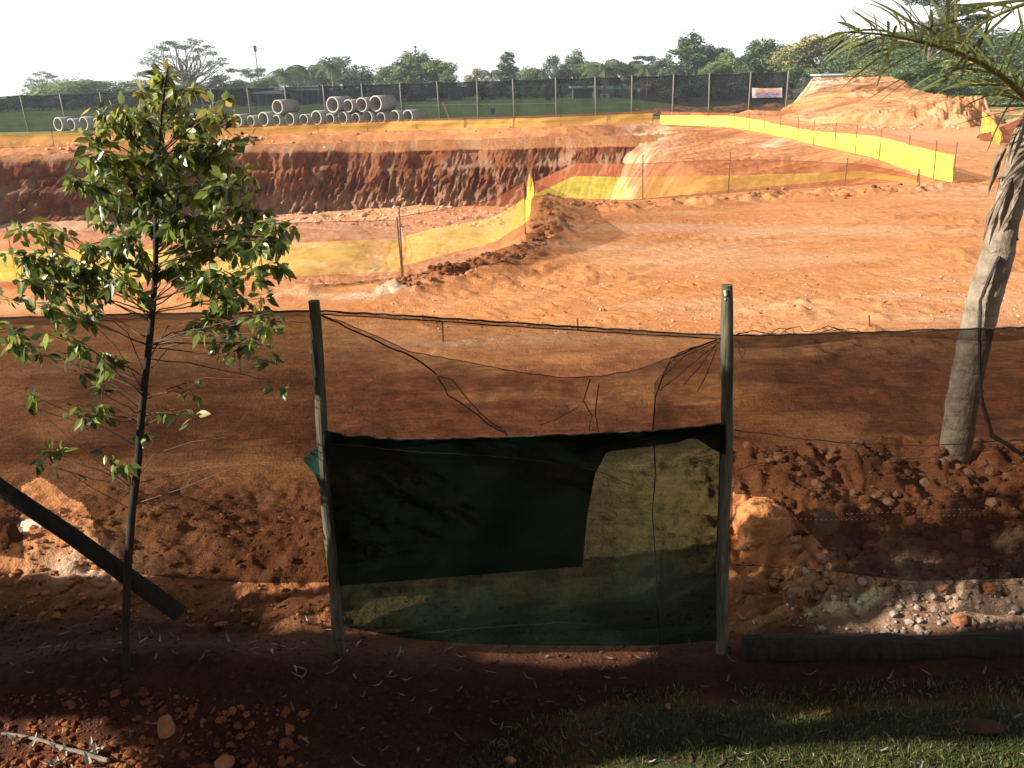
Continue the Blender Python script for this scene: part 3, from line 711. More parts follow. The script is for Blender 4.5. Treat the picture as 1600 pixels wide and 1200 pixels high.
# low white rails on the lawn
for (x0, y0_, x1, y1_, yy, lab) in ((636, 165.0, 868, 161.5, 128, 'low white rail across the lawn left of the black hut'), (874, 161.5, 1003, 159.5, 150, 'low white rail on the lawn in front of the black hut')):
    A = P_(x0, y0_, yy); B = P_(x1, y1_, yy); e = empty('low_rail', ((A.x+B.x)/2, yy, 0), lab, 'rail', 'low rails on the lawn')
    b = MB(); b.tube([(A.x, yy, A.z), ((A.x+B.x)/2, yy, (A.z+B.z)/2+.02), (B.x, yy, B.z)], .05, 6); keep(b.build('rail', m_white), e)
    n = int((B.x-A.x)/3)
    for k in range(n+1):
        xx = A.x+(B.x-A.x)*k/n; zz = A.z+(B.z-A.z)*k/n
        b = MB(); b.tube([(xx, yy+.02, 0), (xx, yy+.02, zz)], .04, 5); keep(b.build('post', m_farpost), e)
# dark sunken bench / boxes on the lawn
for (px, py, wpx, hpx, yy, lab) in ((770, 178.5, 6, 8, 96, 'small dark box on the lawn just beyond the far fence'), (857, 157, 8, 8, 160, 'dark litter bin standing on the lawn left of the black hut')):
    A = P_(px, py, yy); s_ = yy/FPX; e = empty('lawn_box', (A.x, yy, 0), lab, 'box')
    h_ = hpx*s_; b = MB(); b.box((A.x-wpx*s_/2, yy, .02), (A.x+wpx*s_/2, yy+wpx*s_, h_)); keep(b.build('body', m_darkpaint), e)
    b = MB(); b.box((A.x-wpx*s_/2-.04, yy-.04, h_), (A.x+wpx*s_/2+.04, yy+wpx*s_+.04, h_+.06)); keep(b.build('lid', m_plast), e)
# low roofed shelters seen through the fence
def shelter(x0, x1, py_top, py_eave, yy, lab):
    A = P_(x0, py_eave, yy); B = P_(x1, py_eave, yy); T = P_((x0+x1)/2, py_top, yy); e = empty('garden_shelter', ((A.x+B.x)/2, yy, 0), lab, 'shelter', 'low shelters beyond the lawn')
    b = MB(); mx_ = (A.x+B.x)/2; b.add([(A.x, yy-3, A.z), (B.x, yy-3, B.z), (B.x, yy+5, B.z), (A.x, yy+5, A.z), (mx_-1.5, yy+1, T.z), (mx_+1.5, yy+1, T.z)], [(0, 1, 5, 4), (1, 2, 5), (2, 3, 4, 5), (3, 0, 4), (0, 3, 2, 1)])
    keep(b.build('roof', m_greenroof2), e)
    n = 5
    for k in range(n):
        xx = A.x+.5+(B.x-A.x-1)*k/(n-1); b = MB(); b.tube([(xx, yy-2.7, 0), (xx, yy-2.7, min(A.z, B.z))], .1, 6); keep(b.build('post', m_farpost), e)
    b = MB(); b.box((A.x+.6, yy+2, 0), (B.x-.6, yy+4.6, min(A.z, B.z)-.05)); keep(b.build('wall', m_darkpaint), e)
m_greenroof2 = simple('pale_roof_sheet', (.34, .42, .38), (.26, .33, .31), .7, 1, b=.1)
shelter(576, 624, 133, 138.5, 196, 'low shelter with pale green roof behind the fence, left of the other pale roof')
shelter(628, 667, 132, 137, 192, 'low shelter with pale green roof behind the fence below the tree group')
shelter(462, 505, 134, 141, 190, 'pale roofed shelter behind the fence below the palms')
shelter(392, 450, 142, 146, 186, 'long low shelter with a flat pale roof behind the fence left of the palms')
# people near the canopy
def person(px, py, yy, h, lab, shirt, arm=.2, turn=0):
    base = P_(px, py, yy); x, y, z0 = base.x, yy, .06
    s = h/1.72
    J = {'pel': (0, 0, .94), 'wst': (0, 0, 1.08), 'chs': (0, .0, 1.30), 'nek': (0, 0, 1.47), 'hed': (0, -.01, 1.56), 'top': (0, -.01, 1.69),
         'shL': (-.18, 0, 1.40), 'elL': (-.25, .02, 1.12), 'haL': (-.24, -.08, .88), 'shR': (.18, 0, 1.40), 'elR': (.26, .02, 1.13), 'haR': (.22, -.16, .95),
         'hiL': (-.09, 0, .88), 'knL': (-.11, -.02, .50), 'anL': (-.12, .02, .08), 'toL': (-.13, -.14, .03), 'hiR': (.09, 0, .88), 'knR': (.12, -.04, .50), 'anR': (.14, .05, .08), 'toR': (.16, -.10, .03)}
    Rr = {'pel': .13, 'wst': .12, 'chs': .14, 'nek': .055, 'hed': .085, 'top': .07, 'shL': .06, 'elL': .042, 'haL': .035, 'shR': .06, 'elR': .042, 'haR': .035, 'hiL': .09, 'knL': .06, 'anL': .04, 'toL': .035, 'hiR': .09, 'knR': .06, 'anR': .04, 'toR': .035}
    Ed = [('pel', 'wst'), ('wst', 'chs'), ('chs', 'nek'), ('nek', 'hed'), ('hed', 'top'), ('chs', 'shL'), ('shL', 'elL'), ('elL', 'haL'), ('chs', 'shR'), ('shR', 'elR'), ('elR', 'haR'), ('pel', 'hiL'), ('hiL', 'knL'), ('knL', 'anL'), ('anL', 'toL'), ('pel', 'hiR'), ('hiR', 'knR'), ('knR', 'anR'), ('anR', 'toR')]
    ks_ = list(J); me = bpy.data.meshes.new('person'); me.from_pydata([tuple(c*s for c in J[k]) for k in ks_], [(ks_.index(a), ks_.index(b)) for a, b in Ed], [])
    o = bpy.data.objects.new('person', me); C.objects.link(o); o.location = (x, y, z0); o.rotation_euler = (0, 0, turn)
    mod = o.modifiers.new('Skin', 'SKIN'); o.modifiers.new('Sub', 'SUBSURF').levels = 1; o.modifiers['Sub'].render_levels = 1
    for i, k in enumerate(ks_): me.skin_vertices[0].data[i].radius = (Rr[k]*s, Rr[k]*s)
    me.skin_vertices[0].data[0].use_root = True
    # clothing colour by height
    m, t, oo = newmat('clothed_figure'); p = t.nodes.new('ShaderNodeBsdfPrincipled'); p.inputs['Roughness'].default_value = .85
    tc = t.nodes.new('ShaderNodeTexCoord'); sx = t.nodes.new('ShaderNodeSeparateXYZ'); t.links.new(tc.outputs['Object'], sx.inputs[0])
    c = ramp(t, math_(t, 'DIVIDE', sx.outputs[2], 1.8), [(0, (.03, .03, .04)), (.50, (.03, .03, .05)), (.52, shirt), (.81, shirt), (.83, (.25, .14, .09)), (.92, (.04, .03, .02))])
    t.nodes[-1].color_ramp.interpolation = 'CONSTANT'
    t.links.new(c, p.inputs['Base Color']); t.links.new(p.outputs[0], oo.inputs[0]); me.materials.append(m)
    tag(o, lab, 'person')
person(999, 158, 160, 1.75, 'person in a pale shirt standing on the lawn right of the green canopy', (.7, .68, .66), turn=.4)
person(1060, 156, 166, 1.7, 'person in a grey shirt standing by the hedge behind the far fence', (.32, .33, .36), turn=-.5)

# roadside building/trucks beyond the heap: white roof and red fascia
bl = empty('roadside_store', P_(1320, 130, 125), 'low building beyond the earth heap with long white roof and red fascia', 'building')
A = P_(1283, 117, 125); B = P_(1336, 117, 125); Cc = P_(1360, 114, 125)
m_red = simple('red_paint', (.75, .07, .03), (.6, .05, .03), .5, 3, b=.05)
b = MB(); b.box((A.x, 125, 0), (Cc.x, 133, A.z-.1)); keep(b.build('wall', m_white), bl)
b = MB(); b.box((A.x-.4, 124.4, A.z-.098), (B.x, 133.4, A.z+.10)); keep(b.build('roof', m_white), bl)
b = MB(); b.box((B.x+.01, 124.2, A.z-.35), (Cc.x, 124.9, A.z+.35)); keep(b.build('fascia', m_red), bl)
# thin mast far left of the palms
A = P_(399, 80, 260); ms = empty('antenna_mast', (A.x, 260, 0), 'thin pale antenna mast left of the far palms', 'mast')
b = MB(); b.tube([(A.x, 260, 0), (A.x, 260, A.z)], [.28, .14], 6); keep(b.build('pole', m_farpost), ms)
b = MB(); b.box((A.x-.35, 259.7, A.z-.1), (A.x+.35, 260.3, A.z+1.4)); keep(b.build('antenna', m_darkpaint), ms)
A = P_(649, 75, 240); ms = empty('antenna_mast', (A.x, 240, 0), 'slim dark mast tip showing above the middle tree group', 'mast')
b = MB(); b.tube([(A.x, 240, 0), (A.x, 240, A.z+.6)], .09, 6); keep(b.build('pole', m_darkpaint), ms)
for dz in (0, .9): 
    b = MB(); b.tube([(A.x, 240, A.z-.1-dz), (A.x, 240, A.z+.45-dz)], .33, 8); keep(b.build('antenna', m_darkpaint), ms)

# ------------------------------------------------------------------ trees
def cards(P, size, rng, nrm=None, aspect=.6, spread=1.0):
    # one small bent leaf-clump face per point
    n = len(P); d = rng.normal(size=(n, 3)); 
    if nrm is not None: d = d*spread+nrm*1.2
    d /= np.linalg.norm(d, axis=1)[:, None]+1e-9
    a = np.cross(d, rng.normal(size=(n, 3))); a /= np.linalg.norm(a, axis=1)[:, None]+1e-9
    b = np.cross(d, a); s = size*(.6+.8*rng.random((n, 1)))
    k = d*s*.25
    V = np.stack([P-a*s, P-b*s*aspect+k, P+a*s, P+b*s*aspect+k*rng.random((n, 1))], 1).reshape(-1, 3)
    F = np.arange(4*n).reshape(n, 4)
    return V, F
m_fol = [leafmat('foliage_deep_green', ((.025, .050, .022), (.15, .22, .085)), .18, .6, .3),
         leafmat('foliage_mid_green', ((.040, .070, .022), (.27, .34, .12)), .22, .6, .3),
         leafmat('foliage_olive', ((.080, .085, .030), (.48, .42, .17)), .22, .6, .3),
         leafmat('foliage_bright', ((.055, .095, .022), (.33, .40, .12)), .28, .6, .3),
         leafmat('foliage_bluish', ((.035, .055, .038), (.23, .29, .20)), .18, .6, .3)]
m_trunk = simple('tree_bark', (.20, .16, .12), (.10, .08, .06), .9, 3, (3, 3, .5), b=.6)
m_trunkpale = simple('pale_bark', (.45, .40, .33), (.28, .24, .2), .85, 3, (3, 3, .5), b=.4)
def limb(b, p, q, r0, r1, rng, n=5, seg=5, bend=.12):
    p = np.array(p, float); q = np.array(q, float); L = np.linalg.norm(q-p); off = rng.normal(size=3)*L*bend
    pts = [p+(q-p)*t+off*math.sin(t*PI) for t in np.linspace(0, 1, seg)]
    b.tube(pts, list(np.linspace(r0, r1, seg)), n, cap=False); return pts
def tree_parts(kind, seed, nleaf):
    # unit tree: height 1, base at 0 ; returns foliage mesh data + trunk MB
    rng = np.random.default_rng(seed); b = MB()
    blobs = []
    if kind == 'round':
        for k in range(16):
            th = rng.random()*2*PI; r = .30*math.sqrt(rng.random()); zz = .30+.52*rng.random(); sh = 1-.9*abs(zz-.5)
            blobs.append((r*sh*math.cos(th), r*sh*math.sin(th), zz, .13+.07*rng.random(), .11+.05*rng.random()))
        blobs.append((0, 0, .84, .13, .12)); size = .016
    elif kind == 'cone':
        for k in range(22):
            zz = .16+.78*(k/21)**.85; r = .27*(1-zz)**.75+.02; th = k*2.4+rng.random()
            blobs.append((r*.7*math.cos(th), r*.7*math.sin(th), zz, .05+.42*r, .07+.05*rng.random()))
        size = .015
    elif kind == 'column':
        for k in range(12):
            zz = .12+.82*k/11; blobs.append((.035*rng.normal(), .035*rng.normal(), zz, .10*(1-.35*abs(zz-.45)), .09))
        size = .014
    elif kind == 'umbrella':
        for k in range(64):
            th = k*2.4; r = .52*math.sqrt((k+.5)/64); zz = .93-.50*(r/.52)**2.2-.16*rng.random()**2
            blobs.append((r*math.cos(th), r*math.sin(th), zz, .055+.02*rng.random(), .030))
        size = .008
    elif kind == 'bush':
        for k in range(14):
            th = rng.random()*2*PI; r = .55*math.sqrt(rng.random()); zz = .22+.55*rng.random()*(1-r)
            blobs.append((r*math.cos(th), r*math.sin(th), zz, .24, .20))
        size = .035
    elif kind == 'tall':
        for k in range(20):
            zz = .42+.55*rng.random(); th = rng.random()*2*PI; r = .17*rng.random()**.5
            blobs.append((r*math.cos(th), r*math.sin(th), zz, .055+.035*rng.random(), .045+.03*rng.random()))
        size = .010
    tot = sum(q[3]**2*q[4] for q in blobs)**1; P = []; Nn = []
    for (x, y, z, rx, rz) in blobs:
        n = int(nleaf*(rx*rx)/sum(q[3]**2 for q in blobs)); d = rng.normal(size=(n, 3)); d /= np.linalg.norm(d, axis=1)[:, None]
        rad = (rng.random(n)**.28)[:, None]*(1+.28*fbm(d[:, 0]*2.3+x*30, d[:, 1]*2.3+d[:, 2]*2+z*30, 3, seed)[:, None])
        pp = d*rad*np.array([rx, rx, rz])+np.array([x, y, z]); P.append(pp); Nn.append(d)
    P = np.concatenate(P); Nn = np.concatenate(Nn)
    keepm = fbm(P[:, 0]*9+seed, P[:, 2]*9+P[:, 1]*7, 3, seed+5) > -.22
    P = P[keepm]; Nn = Nn[keepm]; P[:, 2] = np.maximum(P[:, 2], .01)
    Vv, Ff = cards(P, size, rng, Nn, .65, 1.0)
    shade = np.clip(.5+.9*fbm(P[:, 0]*7, P[:, 2]*8+P[:, 1]*5, 3, seed+9)+.25*rng.normal(size=len(P)), 0, 1)
    cols = np.zeros((len(Vv), 3)); cols[:, 1] = np.repeat(shade, 4); cols[:, 0] = 0
    tr = {'round': .022, 'cone': .018, 'column': .014, 'umbrella': .026, 'bush': .03, 'tall': .013}[kind]
    top = {'umbrella': .45, 'bush': .3}.get(kind, .62)
    tp = limb(b, (0, 0, -.02), (.01, 0, top), tr, tr*.55, rng, 8, 7, .02)
    for q in blobs:
        zf = min(.95, max(.25, q[2]*.6/top)) if kind != 'umbrella' else .5+.5*rng.random()
        s0 = tp[int(zf*(len(tp)-1))]; limb(b, s0, (q[0], q[1], q[2]+q[4]*.3), tr*.42, tr*.10, rng, 5, 5, .10)
        if kind == 'umbrella':
            for kk in range(2): limb(b, (q[0], q[1], q[2]), (q[0]+.07*rng.normal(), q[1]+.07*rng.normal(), q[2]+.03), tr*.12, tr*.05, rng, 3, 3)
    return Vv, Ff, cols, b
TM = {}
def tree_mesh(kind, var, n):
    key = (kind, var)
    if key not in TM:
        Vv, Ff, cols, b = tree_parts(kind, 40+var*7+len(kind), n)
        fo = npmesh('crown', Vv, Ff, None, cols=cols, smooth=False); fm = fo.data; bpy.data.objects.remove(fo)
        to = b.build('trunk', m_trunk, smooth=True); tm = to.data; bpy.data.objects.remove(to)
        TM[key] = (fm, tm)
    return TM[key]
fmcache = {}
def place_tree(name, kind, var, loc, h, wscale, label, cat, mat, group=None, n=5200, rz=None, bark=None):
    fm, tm = tree_mesh(kind, var, n)
    kf = (kind, var, mat)
    if kf not in fmcache:
        f2 = fm.copy(); f2.materials.clear(); f2.materials.append(m_fol[mat]); fmcache[kf] = f2
    e = empty(name, loc, label, cat, group, rz if rz is not None else rnd.uniform(0, 6.28))
    e.scale = (wscale, wscale, h*(1.04 if kind == 'umbrella' else 1))
    for nm, me in (('crown', fmcache[kf]), ('trunk', tm)):
        o = bpy.data.objects.new(nm, me); C.objects.link(o); o.parent = e
    return e
def ptree(px, top, wpx, dist, kind, var, mat, label, name='broadleaf_tree', cat='tree', group='trees beyond the screen fence', n=5200, base=0):
    q = Y(px, top, dist); h = q.z-base; wm = wpx*dist/FPX*1.28
    uw = {'round': .82, 'cone': .48, 'column': .22, 'umbrella': 1.05, 'bush': 1.45, 'tall': .44}[kind]
    return place_tree(name, kind, var, (q.x, dist, base), h, wm/uw, label, cat, mat, group, n)
T_ = [
 (66, 109, 52, 225, 'umbrella', 0, 4, 'thin sparse grey crown rising behind the leftmost bushy tree', 'sparse_tree'),
 (20, 148, 60, 215, 'bush', 0, 0, 'low dark bush at the left edge of the tree line', 'bush'),
 (106, 117, 100, 205, 'round', 0, 3, 'leftmost full bushy green tree of the tree line', None),
 (178, 123, 110, 210, 'round', 1, 1, 'wide low green tree right of the leftmost bushy one', None),
 (230, 130, 70, 208, 'round', 2, 1, 'small green tree left of the big umbrella shaped crown', None),
 (283, 57, 118, 190, 'umbrella', 1, 4, 'big sparse umbrella shaped tree with bare branches showing, above the sapling', 'umbrella_tree'),
 (290, 122, 60, 186, 'round', 0, 4, 'rounded tree in front of the umbrella shaped one', None),
 (344, 113, 48, 195, 'round', 1, 0, 'very dark rounded tree right of the umbrella shaped one', None),
 (373, 121, 26, 200, 'round', 2, 1, 'little green tree right of the very dark rounded one', None),
 (396, 106, 40, 205, 'tall', 0, 4, 'thin crowned tree left of the far palms', None),
 (416, 112, 44, 200, 'round', 0, 1, 'small round tree just left of the far palms', None),
 (500, 100, 60, 215, 'round', 3, 4, 'grey green tree behind the far palms', None),
 (533, 82, 76, 200, 'round', 1, 4, 'big rounded tree at the right end of the far palms', None),
 (460, 108, 44, 214, 'round', 2, 4, 'pale green tree between two far palms', None),
 (578, 111, 32, 215, 'round', 3, 1, 'small tree alone between the palms and the middle tree group', None),
 (612, 93, 50, 190, 'round', 0, 1, 'left tree of the middle tree group', None),
 (634, 82, 46, 186, 'cone', 0, 1, 'pointed tree second from left in the middle tree group', None),
 (656, 78, 52, 190, 'cone', 1, 4, 'tallest pointed tree in the centre of the middle tree group', None),
 (682, 88, 50, 187, 'round', 3, 3, 'light green tree right of centre in the middle tree group', None),
 (700, 106, 36, 184, 'round', 2, 0, 'low dark tree at the right end of the middle tree group', None),
 (744, 103, 34, 205, 'round', 1, 2, 'small rounded olive tree left of the lone small palm', None),
 (792, 83, 22, 190, 'column', 0, 4, 'narrow upright columnar tree standing alone', 'columnar_tree'),
 (790, 107, 34, 200, 'round', 3, 0, 'small dark tree at the foot of the columnar one', None),
 (822, 98, 42, 200, 'round', 0, 1, 'round green tree right of the columnar one', None),
 (844, 106, 34, 204, 'round', 2, 4, 'small round tree second right of the columnar one', None),
 (866, 81, 42, 195, 'round', 1, 4, 'blue green tree with a tall rounded crown left of the big palm', None),
 (898, 78, 40, 198, 'cone', 0, 1, 'pointed green tree left of the big palm', None),
 (920, 92, 54, 194, 'round', 3, 1, 'wide green tree behind the left side of the big palm', None),
 (962, 88, 50, 200, 'round', 0, 0, 'dark tree behind the right side of the big palm', None),
 (994, 96, 52, 200, 'round', 2, 3, 'light green tree right of the big palm', None),
 (1012, 88, 44, 205, 'tall', 1, 4, 'loose topped tree second right of the big palm', None),
 (1040, 86, 50, 205, 'round', 1, 1, 'medium tree left of the tallest dark conifer', None),
 (1076, 48, 62, 180, 'cone', 1, 0, 'tallest dark conifer shaped tree right of the middle', 'conifer'),
 (1106, 64, 60, 185, 'round', 3, 4, 'dark rounded tree right of the tallest conifer', None),
 (1138, 76, 54, 178, 'round', 2, 1, 'green round tree with an olive side above the fence', None),
 (1120, 88, 50, 170, 'round', 0, 3, 'light green low tree between the conifer and the big group on the right', None),
 (1202, 54, 76, 160, 'round', 1, 1, 'big green tree above the banner', None),
 (1182, 66, 46, 158, 'cone', 0, 0, 'pointed dark tree at the left side of the one above the banner', 'conifer'),
 (1225, 64, 50, 164, 'round', 3, 0, 'very dark tree between the banner tree and the olive one', None),
 (1268, 42, 96, 150, 'round', 0, 2, 'big olive yellow tree above the earth heap', None),
 (1310, 44, 84, 155, 'round', 2, 2, 'second big olive yellow tree above the earth heap', None),
 (1240, 100, 60, 130, 'round', 3, 1, 'green bushy tree at the left shoulder of the earth heap', None),
 (1345, 52, 90, 140, 'round', 1, 1, 'tree behind the tip of the hanging palm frond', None),
 (1395, 62, 90, 125, 'round', 0, 1, 'broad green tree left of the tall thin gum tree', None),
 (1420, 40, 110, 150, 'round', 3, 1, 'tall green tree behind the base of the thin gum trees', None),
 (1530, 36, 120, 150, 'round', 1, 4, 'tall hazy tree at the top right behind the palm fronds', None),
 (1600, 40, 110, 140, 'round', 2, 1, 'tall tree cut by the right edge behind the palm stalk', None),
 (1370, 100, 70, 110, 'round', 3, 2, 'bare olive bush right of the red fascia', None),
 (1425, 88, 90, 105, 'round', 2, 0, 'dark broad tree below the hanging palm frond', None),
 (1462, -40, 90, 130, 'tall', 0, 4, 'tall thin gum tree rising out of the top of the picture', 'gum_tree'),
 (1500, 8, 70, 135, 'tall', 1, 4, 'second tall thin gum tree at the top right', 'gum_tree'),
 (1500, 64, 100, 120, 'round', 1, 1, 'wide green tree behind the palm frond stalk', None),
 (1560, 50, 110, 125, 'round', 3, 0, 'dark green tree on the skyline near the right edge', None),
 (1620, 60, 110, 118, 'round', 0, 0, 'dark tree cut by the right edge on the skyline', None),
 (1560, 96, 100, 98, 'round', 2, 1, 'green tree halfway down the wooded slope at the right edge', None),
 (1480, 112, 90, 92, 'round', 0, 0, 'dark tree above the bushes behind the earth heap', None),
 (1620, 118, 90, 88, 'round', 1, 3, 'bright tree cut by the right edge below the wooded slope', None),
 (1520, 140, 80, 84, 'bush', 1, 3, 'big bright green bush on the grass right of the earth heap', 'bush'),
 (1462, 152, 60, 86, 'bush', 2, 0, 'dark bush directly behind the shaded end of the earth heap', 'bush'),
 (1572, 148, 80, 80, 'bush', 0, 1, 'round green bush on the grass near the right edge', 'bush'),
 (1410, 140, 70, 92, 'bush', 1, 1, 'green bush just above the ridge of the earth heap', 'bush'),
 (1625, 152, 70, 78, 'bush', 2, 3, 'bright bush cut by the right edge beside the grass', 'bush'),
]
for t in T_:
    px, top, wpx, dist, kind, var, mat, lab, nm = t
    big = dist < 140
    ptree(px, top, wpx, dist, kind, var, mat, lab, nm or 'broadleaf_tree', 'bush' if kind == 'bush' else 'tree', n=9000)
# hedge shrubs low behind the fence
hedge = [(-60, 40, 0), (5, 46, 0), (60, 60, 1), (130, 64, 0), (200, 60, 1), (262, 52, 0), (330, 56, 0), (388, 40, 1), (436, 50, 0), (488, 48, 0), (540, 50, 0), (600, 52, 0), (655, 58, 0), (712, 44, 0), (752, 46, 1), (772, 34, 2), (822, 54, 1), (872, 42, 0), (1010, 40, 2), (1036, 44, 2), (1075, 54, 0), (1120, 60, 0), (1160, 62, 0), (1205, 50, 0)]
hn = ['leftmost', '2nd from left', '3rd from left', '4th from left', '5th from left', '6th from left', '7th from left', '8th from left', '9th from left', '10th from left', '11th from left', '12th from left', '12th from right', '11th from right', '10th from right', '9th from right', '8th from right', '7th from right', '6th from right', '5th from right', '4th from right', '3rd from right', '2nd from right', 'rightmost']
for i, (px, wpx, mat) in enumerate(hedge):
    d = 206-.02*px if px < 1050 else 150-i
    ptree(px, 136-px*.018, wpx*1.25, d, 'bush', i % 3, mat, '%s of the low shrubs seen through the dark screen fence' % hn[i], 'hedge_shrub', 'shrub', 'low shrubs behind the screen fence', n=9000)

# far palms
m_frond = leafmat('palm_frond', ((.05, .075, .035), (.14, .17, .07)), .2, .5, .3)
m_ptrunk = simple('palm_trunk', (.34, .30, .25), (.2, .17, .14), .9, 4, (1, 1, 6), b=.5)
def palm_data(seed, nf=17):
    rng = np.random.default_rng(seed); fr = []
    for k in range(nf):
        th = k*2.4+rng.random()*.4; el = math.radians(rng.choice([60, 40, 20, 0])+rng.uniform(-8, 8)); L = .36*(.85+.3*rng.random())
        V = []; F = []; cx = np.array([math.cos(th), math.sin(th), 0]); side = np.array([-math.sin(th), math.cos(th), 0])
        pts = []; p = np.array([0, 0, .0]); e_ = el
        for s in range(11):
            pts.append(p.copy()); p = p+(cx*math.cos(e_)+np.array([0, 0, math.sin(e_)]))*L/10; e_ -= .19
        for s in range(1, 11):
            for sg_ in (-1, 1):
                for m_ in (0, .5):
                    q = pts[s-1]+(pts[s]-pts[s-1])*m_; ll = .13*math.sin(PI*min(.98, (s+m_)/11.2))**.6*(.9+.2*rng.random())
                    tip = q+side*sg_*ll*.7+np.array([0, 0, -ll*.62])+cx*ll*.35; d = (pts[s]-pts[s-1])*.30
                    o = len(V); V += [q, q+d, tip]; F.append((o, o+1, o+2))
        fr.append((np.array(V), F, pts))
    return fr
palmcache = {}
def palm(px, top, dist, hcrown, label, seed, scale=1.0):
    q = Y(px, top, dist); H_ = q.z; e = empty('palm_tree', (q.x, dist, 0), label, 'palm', 'palms beyond the screen fence')
    cz = H_-hcrown*.30; b = MB(); b.tube([(0, 0, -.1), (.1, 0, cz*.5), (0, 0, cz)], [.26*scale, .17*scale, .14*scale], 8); b.build('trunk', m_ptrunk, e, smooth=True)
    if seed not in palmcache:
        L = []
        for (V, F, pts) in palm_data(seed):
            me = bpy.data.meshes.new('frond'); bb = MB(); bb.v = [tuple(v) for v in V]; bb.f = list(F); bb.c = [(0, float(nrng.random()), 0)]*len(V)
            bb.tube(pts, list(np.linspace(.012, .003, 11)), 4, cap=False, c=(0, .8, 0)); o = bb.build('frond', m_frond, col=True); L.append(o.data); bpy.data.objects.remove(o)
        palmcache[seed] = L
    for me in palmcache[seed]:
        o = bpy.data.objects.new('frond', me); C.objects.link(o); o.parent = e; o.location = (0, 0, cz); o.scale = (hcrown,)*3
for px, top, dist, hc, lab, sd_ in ((440, 86, 190, 12, 'leftmost far palm with drooping fronds above the fence', 1), (478, 83, 195, 12, 'second far palm from the left above the fence', 2), (515, 78, 192, 11, 'tallest far palm of the left three, beside the rounded tree', 3),
                                    (766, 97, 190, 8, 'small lone far palm left of the columnar tree', 2), (944, 66, 165, 15, 'big far palm with a wide crown near the middle of the tree line', 1), (1012, 90, 175, 7, 'little far palm right of the big one', 3), (462, 92, 205, 9, 'short far palm between the leftmost two', 3)):
    palm(px, top, dist, hc, lab, sd_)

# ------------------------------------------------------------------ unseen trees round the camera, crowns and trunks shaped to shade the foreground
def shade_tree(name, x, y, cx0, cx1, cy0, cy1, cz0, cz1, n, size, seed, label, mat=0, cut=-.25, blob=1.1):
    rng = np.random.default_rng(seed); P = np.stack([rng.uniform(cx0, cx1, n), rng.uniform(cy0, cy1, n), rng.uniform(cz0, cz1, n)], -1)
    c = np.array([(cx0+cx1)/2, (cy0+cy1)/2, (cz0+cz1)/2]); r = np.array([(cx1-cx0)/2, (cy1-cy0)/2, (cz1-cz0)/2]); q = (P-c)/r
    k = (np.abs(q)**4).sum(1) < 1+.5*fbm(P[:, 0]*blob, P[:, 2]*blob+P[:, 1]*.9*blob, 3, seed); k &= fbm(P[:, 1]*1.1+seed, P[:, 2]*1.1+P[:, 0]*.3, 3, seed+2) > cut
    P = P[k]; V_, F_ = cards(P, size, rng, None, .6); e = empty(name, (x, y, 0), label, 'tree', 'unseen shade trees beside the camera')
    cols = np.zeros((len(V_), 3)); cols[:, 1] = np.repeat(rng.random(len(P)), 4)
    keep(npmesh('crown', V_, F_, m_fol[mat], cols=cols, smooth=False), e)
    b = MB(); rr = np.random.default_rng(seed); tp = limb(b, (x, y, -.2), (x, y, cz1*.7), .22, .10, rr, 8, 7, .03)
    for k in range(9):
        s0 = tp[rr.integers(2, 7)]; limb(b, s0, (rr.uniform(cx0, cx1)*.8+x*.2, rr.uniform(cy0, cy1)*.8+y*.2, rr.uniform(cz0, cz1)), .07, .02, rr, 5, 5)
    keep(b.build('trunk', m_trunk, smooth=True), e)

COT = math.cos(SUN_EL)/math.sin(SUN_EL)
def shaded(xg, yg):                                     # where on the ground their shade should fall
    edge = np.interp(xg, [-9, -2.8, -1.75, -1.6, -1.2, -.36, -.28, .74, .82, 1.6, 3.0, 4.2, 7], [5.8, 5.32, 5.28, 4.74, 4.64, 4.50, 4.26, 4.26, 4.46, 4.46, 4.50, 4.9, 5.4])+.10*fbm(xg*2.2, yg*.5, 3, 901)
    s = yg < edge
    s &= ~((np.abs(yg-3.83-.03*np.sin(xg*4)) < .060) & (xg > .75) & (xg < 2.4))
    s &= ~((yg < np.interp(xg, [-2.6, -1.75, -1.5, -.2, .1, .9, 1.6, 2.6], [3.84, 3.80, 3.1, 3.1, 3.42, 3.50, 3.53, 3.48])+.03*fbm(xg*3, yg, 3, 903)) & (yg > 2.6))
    s &= ~((np.hypot((xg+1.25)/.3, (yg-4.72)/.12) < 1))
    return s
